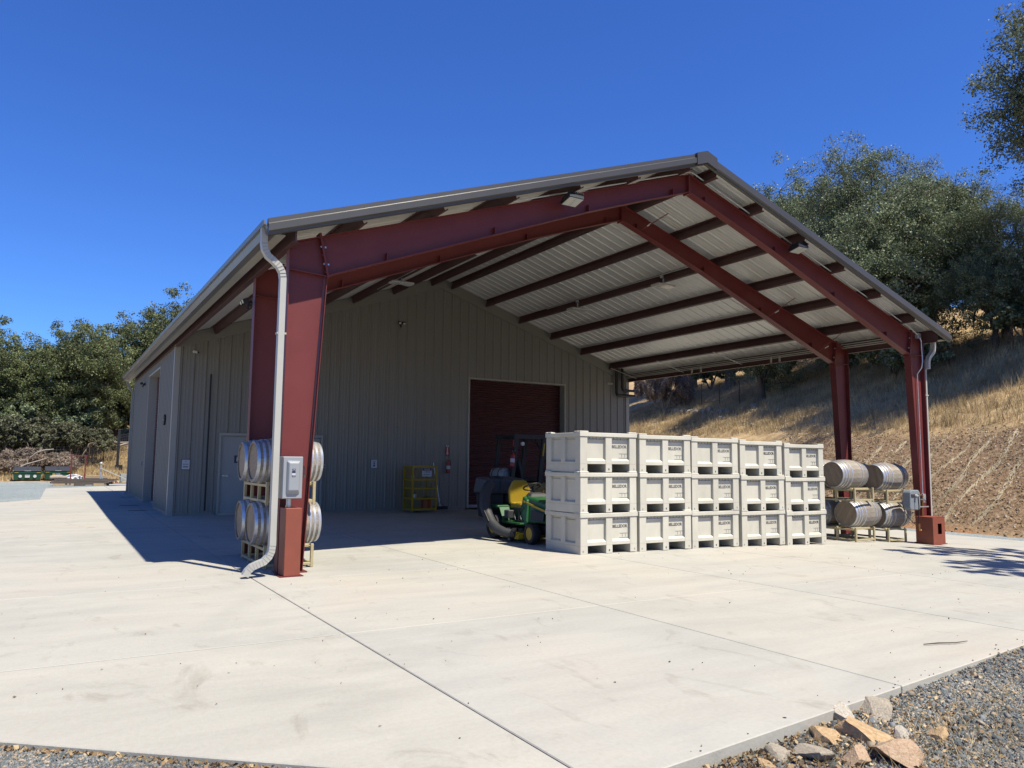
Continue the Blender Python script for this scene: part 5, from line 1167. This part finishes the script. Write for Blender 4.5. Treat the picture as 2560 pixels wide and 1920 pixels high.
# fallen leaves among the rocks
n = 9000; x = rng.uniform(.1, 6.0, n); y = edgeR(x)-np.abs(rng.normal(scale=.35+.07*x, size=n))-.01
k = rng.random(n) < np.clip(1.3-.42*x, .12, 1); P = np.stack([x[k], y[k], verge(x[k], y[k])+.02], 1)
V, F = leaves(P, np.full(len(P), .012), 1, .028, squash=.8, out=.2); tag(npmesh('fallen_leaves', V, F, M_litter), kind='stuff')
n = 900; x = rng.uniform(-4, -.8, n); y = edgeL(x)-np.abs(rng.normal(scale=.05, size=n)); P = np.stack([x, y, verge(x, y)+.012], 1)
V, F = leaves(P, np.full(len(P), .01), 1, .03, squash=.8, out=.2); tag(npmesh('fallen_leaves', V, F, M_litter), kind='stuff')
n = 260; x = rng.uniform(-3.5, 16, n); y = rng.uniform(-7.2, 1.2, n); k = (y > edgeR(x)+.1) & (y > edgeL(x)+.1); x, y = x[k], y[k]
V, F = leaves(np.stack([x, y, G(x, y)+.006], 1), np.full(len(x), .004), 1, .02, squash=.5, out=.1); tag(npmesh('scattered_leaf_bits', V, F, mat('dry_leaf_bits', (.16, .11, .07), .8)), kind='stuff')
P = pts_on(1, 0, 1, 0, 1, lambda x, y: x > -9)
n = 900; x = rng.uniform(.6, 3.2, n); y = edgeR(x)-rng.uniform(.35, 1.3, n); P = np.stack([x, y, verge(x, y)], 1); blades(P, 2, .10, .004, M_grass, 'dry_verge_grass', .9)
def rockmat(name, c1, c2):
    return mat(name, c1, .85, scale=9, col2=c2, bump=.5, bscale=14, coord='obj', detail=9)
M_r1 = rockmat('tan_rock', (.46, .28, .13), (.72, .52, .30)); M_r2 = rockmat('grey_rock', (.36, .30, .22), (.60, .52, .41)); M_r3 = rockmat('white_quartz_rock', (.42, .34, .24), (.74, .69, .60)); M_r4 = rockmat('reddish_rock', (.42, .26, .15), (.68, .50, .34)); M_r5 = rockmat('hill_boulder', (.25, .25, .23), (.46, .45, .42))
def rock(x, y, z, sx, sy, sz, rz, m, label, cat='rock', seed=0, grp=None, sub=3, tilt=(0, 0), facet=.16):
    bm = bmesh.new(); bmesh.ops.create_icosphere(bm, subdivisions=sub, radius=1); r = random.Random(seed)
    pl = [(Vector((r.gauss(0, 1), r.gauss(0, 1), r.gauss(0, 1))).normalized(), r.uniform(.38, .80)) for _ in range(17)]
    for v in bm.verts:
        c = v.co.copy()
        for n_, d_ in pl:
            t_ = c.dot(n_)
            if t_ > d_: c -= n_*(t_-d_)
        c += Vector((math.sin(c.y*7+seed), math.sin(c.z*8+seed*2), math.sin(c.x*9+seed)))*.008
        v.co = c
    me = bpy.data.meshes.new('rock'); bm.to_mesh(me); bm.free(); me.materials.append(m); me.polygons.foreach_set('use_smooth', [True]*len(me.polygons)); me.set_sharp_from_angle(angle=math.radians(22))
    o = bpy.data.objects.new('rock', me); COL.objects.link(o); o.location = (x, y, z); o.scale = (sx, sy, sz); o.rotation_euler = (tilt[0], tilt[1], rz)
    tag(o, label, cat, grp)
gK = 'rocks heaped beside the slab edge'
RK = [(1.66, -7.33, .13, .075, .085, 1.0, M_r3, 'white flaky rock touching the slab edge, highest of the heap'), (1.92, -7.40, .15, .10, .075, .3, M_r2, 'flat pale grey rock right of the white flaky one'),
      (1.30, -7.47, .13, .085, .06, .6, M_r1, 'tan wedge shaped rock left of the big tan slab'), (1.50, -7.60, .18, .13, .085, 2.2, M_r1, 'largest tan slab shaped rock in the middle of the heap'),
      (1.66, -7.72, .06, .045, .055, .4, M_r3, 'small upright white rock right of the largest tan slab'), (1.83, -7.84, .07, .055, .045, 1.4, M_r1, 'small square tan rock at the right end of the heap'),
      (.86, -7.53, .085, .07, .06, .2, M_r2, 'speckled grey rock at the left of the heap'), (.98, -7.60, .12, .08, .055, 1.2, M_r2, 'long speckled grey rock behind the left one'),
      (.66, -7.60, .07, .05, .03, 2.0, M_r1, 'small tan rock at the far left bottom'), (1.13, -7.80, .11, .085, .07, 2.9, M_r4, 'brown grey rock at the bottom of the heap'),
      (1.38, -7.90, .16, .12, .085, .9, M_r4, 'big reddish rock at the bottom of the picture'), (1.98, -7.78, .05, .045, .035, .7, M_r1, 'small brown rock half buried in the gravel')]
for i, (x, y, sx, sy, sz, rz, m, lab) in enumerate(RK): rock(x, y, float(verge(x, y))+sz*.25, sx*1.65, sy*1.6, sz*1.1, rz, m, lab, seed=i+3, grp=gK, tilt=(random.uniform(-.3, .3), random.uniform(-.3, .3)))
gH = 'pale boulders on the dry hillside'
for i, (x, y, s, lab) in enumerate(((34.9, 25.2, .34, 'rounded pale boulder with a dark hollow on the slope behind the bins'), (36.6, 23.9, .36, 'pale boulder highest on the slope, right of the others'), (35.9, 23.6, .24, 'pale boulder just below the highest one'), (41.3, 35.2, .32, 'half shaded boulder left of the rounded pale one'), (35.8, 27.6, .2, 'small flat pale rock near the bins'), (37.2, 27.4, .42, 'wide flat boulder among the shade'), (37.4, 25.6, .30, 'grey boulder under the oak shade'), (33.0, 21.0, .2, 'small pale stone above the fourth bin stack'))):
    rock(x, y, float(T(x, y))+s*.2, s*1.3, s, s*.75, i*1.1, M_r5, lab, 'boulder', seed=40+i, grp=gH)
for i in range(16):     # dark rubble wall along the shade line
    x = 40.6-.42*i*.75+.1*math.sin(i*3); y = 37.2-.95*i*.75; rock(x+1.2, y+.3, float(T(x+1.2, y+.3))+.08, .42, .36, .26+.08*(i % 3), i, M_r2, f'dark rubble rock of the bank under the hill fence, '+['first','second','third','fourth','fifth','sixth','seventh','eighth','ninth','tenth','eleventh','twelfth','thirteenth','fourteenth','fifteenth','last'][i]+' from the barn side', 'rock', seed=70+i, grp='rubble bank under the hill fence', sub=2)
tw = MB(); tw.tube([(3.75, -6.62, .012), (3.9, -6.66, .014), (4.05, -6.72, .012), (4.2, -6.74, .014)], [.004, .006, .005, .003], 6); tag(tw.build('twig', M_bark), 'brown twig lying on the concrete near the right edge', 'twig')
# ------------------------------------------------------------------ fences
def fence(P, label, h=1.3, grp='wire fences', mesh=True, pm=None):
    t = empty('wire_fence', (P[0][0], P[0][1], 0), 0, label, 'fence', grp); ox, oy = P[0]
    for x, y in P:
        m_ = MB(); z = float(T(x, y)); m_.box(x-ox-.025, x-ox+.025, y-oy-.025, y-oy+.025, z-.3, z+h+.05); m_.build('post', pm or M_rustpost, t)
    m_ = MB()
    for (xa, ya), (xb, yb) in zip(P[:-1], P[1:]):
        za, zb = float(T(xa, ya)), float(T(xb, yb)); n = 9 if mesh else 4
        for k in range(n):
            hh = .1+(h-.1)*k/(n-1); m_.bar((xa-ox, ya-oy, za+hh), (xb-ox, yb-oy, zb+hh), .009, .009)
        if mesh:
            c = int(math.dist((xa, ya), (xb, yb))/.2)
            for k in range(1, c): f = k/c; x, y = xa+(xb-xa)*f-ox, ya+(yb-ya)*f-oy; z = za+(zb-za)*f; m_.bar((x, y, z+.1), (x, y, z+h), .008, .008)
    tag(m_.build('wire', M_wire, t), kind='stuff')
fence([(43.4-1.05*i, 39.2-2.9*i) for i in range(6)], 'wire mesh fence along the shaded hillside behind the bins', 1.7)
fence([(38.0, 12.0), (38.2, 8.9), (38.4, 5.8), (38.6, 2.7)], 'wire fence with leaning rusty posts at the top of the golden grass', 1.3, mesh=False)
fence([(-4.0, 41.6), (-1.6, 42.9), (-.55, 44.6), (.35, 46.3), (1.3, 48.0), (3.0, 50.0)], 'wire fence with thin steel posts in front of the left wood', 1.5, mesh=True)
# ------------------------------------------------------------------ dumpsters and stores
def dumpster(x, y, rz, label, word):
    z = float(max(G(x, y)-.03, T(x, y)+.02)); t = empty('dumpster', (x, y, z), rz, label, 'dumpster', 'green dumpsters at the end of the yard'); t.scale = (.70, .70, .70); w, d = 1.75, 1.25
    m_ = MB(); m_.hexa([(.03, .08, .08), (w-.03, .08, .08), (w-.03, d, .08), (.03, d, .08), (0, 0, .62), (w, 0, .62), (w, d, .62), (0, d, .62)]); m_.hexa([(0, 0, .621), (w, 0, .621), (w, d, .621), (0, d, .621), (0, 0, .74), (w, 0, .74), (w, d, 1.02), (0, d, 1.02)]); m_.build('body', M_dgreen, t, bevel=.01)
    for k in (0, 1):
        m_ = MB(); a, b = k*w/2+.01, (k+1)*w/2-.01; m_.hexa([(a, -.05, .75), (b, -.05, .75), (b, d+.02, 1.035), (a, d+.02, 1.035), (a, -.05, .775), (b, -.05, .775), (b, d+.02, 1.065), (a, d+.02, 1.065)])
        l_ = m_.build('lid', M_lid, t, bevel=.006)
        for q in range(5):
            m_ = MB(); xx = a+.08+q*(b-a-.16)/4; m_.bar((xx, .05, .80), (xx, d-.08, 1.06), .05, .02); m_.build('rib', M_lid, l_)
    for xx in (-.09, w-.0):
        m_ = MB(); m_.box(xx, xx+.09, .10, .9, .50, .70); m_.build('fork_pocket', M_dgreen, t, bevel=.006)
    m_ = MB(); m_.box(0, w, -.035, -.002, .60, .66); m_.build('rim_rail', M_dgreen, t)
    for xx in (0.05, w-.30): plate('yellow_strip', xx, xx+.25, -.036, .615, .65, M_yel, t, .003)
    plate('lid_label', w*.38, w*.62, -.052, .752, .773, M_signw, t, .003)
    if word:
        plate('label_sheet', .50, 1.15, -.0, .28, .55, M_signw, t, .03); plate('label_band', .50, 1.15, -.031, .44, .55, M_black, t, .003); text_obj('lettering', 'ACES', .12, M_signw, t, (.88, -.036, .495), (PI/2, 0, 0), .002)
        plate('label_band', .50, .70, -.0345, .45, .54, M_yel, t, .002)
    else:
        plate('label_sheet', .72, 1.02, -.0, .26, .46, M_signw, t, .03); plate('label_band', .75, .99, -.031, .39, .42, M_redink, t, .002)
        for xx in (.42, 1.35):
            m_ = MB(); m_.lathe([(.11, -.032), (.11, .0)], 'y', 20, (xx, 0, .36)); m_.build('round_sticker', M_signw, t)
    return t
dumpster(-4.22, 37.0, .05, 'green dumpster with two round white stickers, left one of the pair', False)
dumpster(-2.84, 37.3, .03, 'green dumpster lettered ACES, right one of the pair', True)
def part_of(t, name, m, fn, **k):
    q = MB(); fn(q); return q.build(name, m, t, **k)
gz = lambda x, y: float(max(G(x, y)-.03, T(x, y)+.02))
z = gz(-1.5, 32.4)
t = empty('beam_stack', (-2.55, 32.3, z), 0, 'long stack of dark weathered beams lying at the end of the slab', 'beam stack'); t.scale = (.85, .85, .72)
for k, (a, b, yy, zz, w_) in enumerate(((0, 2.9, 0, .18, .2), (.05, 3.1, .25, .18, .2), (-.05, 2.7, .5, .18, .2), (.1, 3.3, .02, .29, .18), (0, 2.8, .28, .29, .18), (.2, 3.2, .5, .29, .18), (.3, 2.5, .1, .39, .16), (.15, 3.4, .36, .39, .16))):
    part_of(t, 'beam', M_dark_wood, lambda q: q.box(a, b, yy, yy+w_, zz, zz+.085), bevel=.006)
for a, m in ((.1, M_lumber), (1.15, M_dark_wood), (2.1, M_lumber)): part_of(t, 'bearer', m, lambda q: q.box(a, a+.55, .0, .7, .0, .175), bevel=.005)
t = empty('log', (-2.6, 32.75, z+.40), 0, 'short pale log on the left end of the beam stack', 'log'); part_of(t, 'trunk', M_dead, lambda q: q.tube([(0, 0, 0), (.35, .05, .02), (.7, .1, 0)], [.10, .11, .08], 10), smooth=True); part_of(t, 'cut_end', M_lumber, lambda q: q.lathe([(.08, 0), (.08, .01)], 'x', 10, (-.012, 0, 0)))
t = empty('scaffold_frame', (-1.75, 33.9, gz(-1.7, 33.9)), 0, 'upright rust red steel frame behind the beam stack', 'steel frame')
for x in (0, .62): part_of(t, 'leg', M_red, lambda q: q.box(x, x+.06, 0, .05, 0, 1.45))
part_of(t, 'top_rail', M_red, lambda q: q.box(-.02, .70, 0, .05, 1.45, 1.50)); part_of(t, 'side_rail', M_red, lambda q: q.box(-.5, -.02, 0, .05, 1.45, 1.48))
t = empty('tarp_bundle', (-1.55, 34.6, gz(-2, 34.6)), 0, 'crumpled white tarp bundle on the pile behind the beams', 'tarp'); t.scale = (.62, .62, .62)
bm = bmesh.new(); bmesh.ops.create_icosphere(bm, subdivisions=3, radius=1)
for v in bm.verts: v.co = Vector((v.co.x*.62, v.co.y*.4, max(v.co.z, -.4)*.30))*(1+.18*math.sin(v.co.x*9)*math.cos(v.co.y*8+v.co.z*7)); v.co.z += .55
me = bpy.data.meshes.new('cloth'); bm.to_mesh(me); bm.free(); me.materials.append(M_tarp); o = bpy.data.objects.new('cloth', me); COL.objects.link(o); adopt(o, t)
part_of(t, 'pallet', M_lumber, lambda q: q.box(-.7, .9, -.4, .5, .0, .30))
t = empty('lumber_pile', (-1.15, 34.2, gz(-1, 34.2)), 0, 'pile of pale boards right of the white tarp', 'lumber')
for k in range(6): part_of(t, 'board', M_lumber, lambda q: q.box(.0+.04*k, 1.25-.05*k, .14*(k % 3), .14*(k % 3)+.12, .35+.07*(k//3), .41+.07*(k//3)), bevel=.003)
part_of(t, 'bearer', M_dark_wood, lambda q: q.box(.1, 1.1, 0, .4, 0, .345))
t = empty('steel_jack', (-.45, 33.4, gz(-.4, 33.4)), 0, 'silver post with a pale pole leaning from it behind the beams', 'jack stand')
part_of(t, 'post', M_galv, lambda q: q.box(0, .06, 0, .06, 0, 1.05)); part_of(t, 'knob', M_white, lambda q: q.lathe([(.03, 0), (.07, .05), (.03, .11)], 'z', 10, (.03, .03, 1.05)), smooth=True)
part_of(t, 'pole', M_rod, lambda q: q.bar((.03, -.05, .85), (1.25, -.1, .28), .05, .05)); part_of(t, 'brace', M_galv, lambda q: q.bar((.2, 0, 0), (.05, .03, .6), .04, .04))
t = empty('pallet_of_blocks', (.62, 35.2, gz(.9, 35.2)), 0, 'pallet of grey concrete blocks by the far barn corner', 'block pallet')
for i in range(5):
    for j in range(3):
        for k in range(2): part_of(t, 'block', M_cinder, lambda q: q.box(.4*i, .4*i+.39, .2*j, .2*j+.19, .14+.2*k, .33+.2*k), bevel=.006)
for x in (0, .9, 1.85): part_of(t, 'bearer', M_lumber, lambda q: q.box(x, x+.1, 0, .6, .03, .13))
part_of(t, 'deck_board', M_lumber, lambda q: q.box(-.02, 2.0, -.02, .62, .0, .028)); part_of(t, 'wrap', M_white, lambda q: q.box(.72, .80, -.012, -.004, .14, .55))
t = empty('valve_assembly', (-.1, 32.6, gz(0, 32.6)), 0, 'low red metal fittings on the ground right of the beams', 'metal fittings')
for k in range(3): part_of(t, 'fitting', M_redbox, lambda q: q.lathe([(.07, 0), (.09, .1), (.05, .2)], 'z', 10, (.18*k, .05*k, 0)), smooth=True)
t = empty('pipe_bundle', (.0, 31.95, gz(0.2, 31.9)), 0, 'bundle of dark steel pipes on the ground beside the far barn corner', 'pipes')
for k in range(4): part_of(t, 'pipe', M_black if k % 2 else M_grey, lambda q: q.tube([(-.1+.1*k, .10*k, .05+.02*k), (2.4, .10*k, .05+.02*k)], .045, 8), smooth=True)
t = empty('light_pole', (.88, 41.8, float(T(.88, 41.8))), 0, 'black square light pole between the wood and the barn', 'pole')
part_of(t, 'shaft', M_black, lambda q: q.box(-.07, .07, -.07, .07, -.2, 2.45)); part_of(t, 'base_box', M_black, lambda q: q.box(-.12, .28, -.12, .12, -.1, .32)); part_of(t, 'cap', M_rustpost, lambda q: q.box(-.085, .085, -.085, .085, 2.45, 2.49))
for i, (x, y, ln, lab) in enumerate(((-.22, 19.6, .5, 'thin dark drain slot in the shaded slab nearer the door'), (-.55, 15.3, .5, 'thin dark drain slot in the shaded slab before the tall door'), (-.5, 13.2, .45, 'thin dark drain slot in the shaded slab near the barn corner'))):
    t = empty('drain_slot', (x, y, float(G(x, y))+.001), 0, lab, 'drain', 'dark drain slots along the side wall'); part_of(t, 'grate', M_black, lambda q: q.box(-ln/2, ln/2, -.05, .05, 0, .004)); part_of(t, 'frame', M_rustpost, lambda q: q.box(-ln/2-.02, ln/2+.02, -.07, -.051, 0, .005))
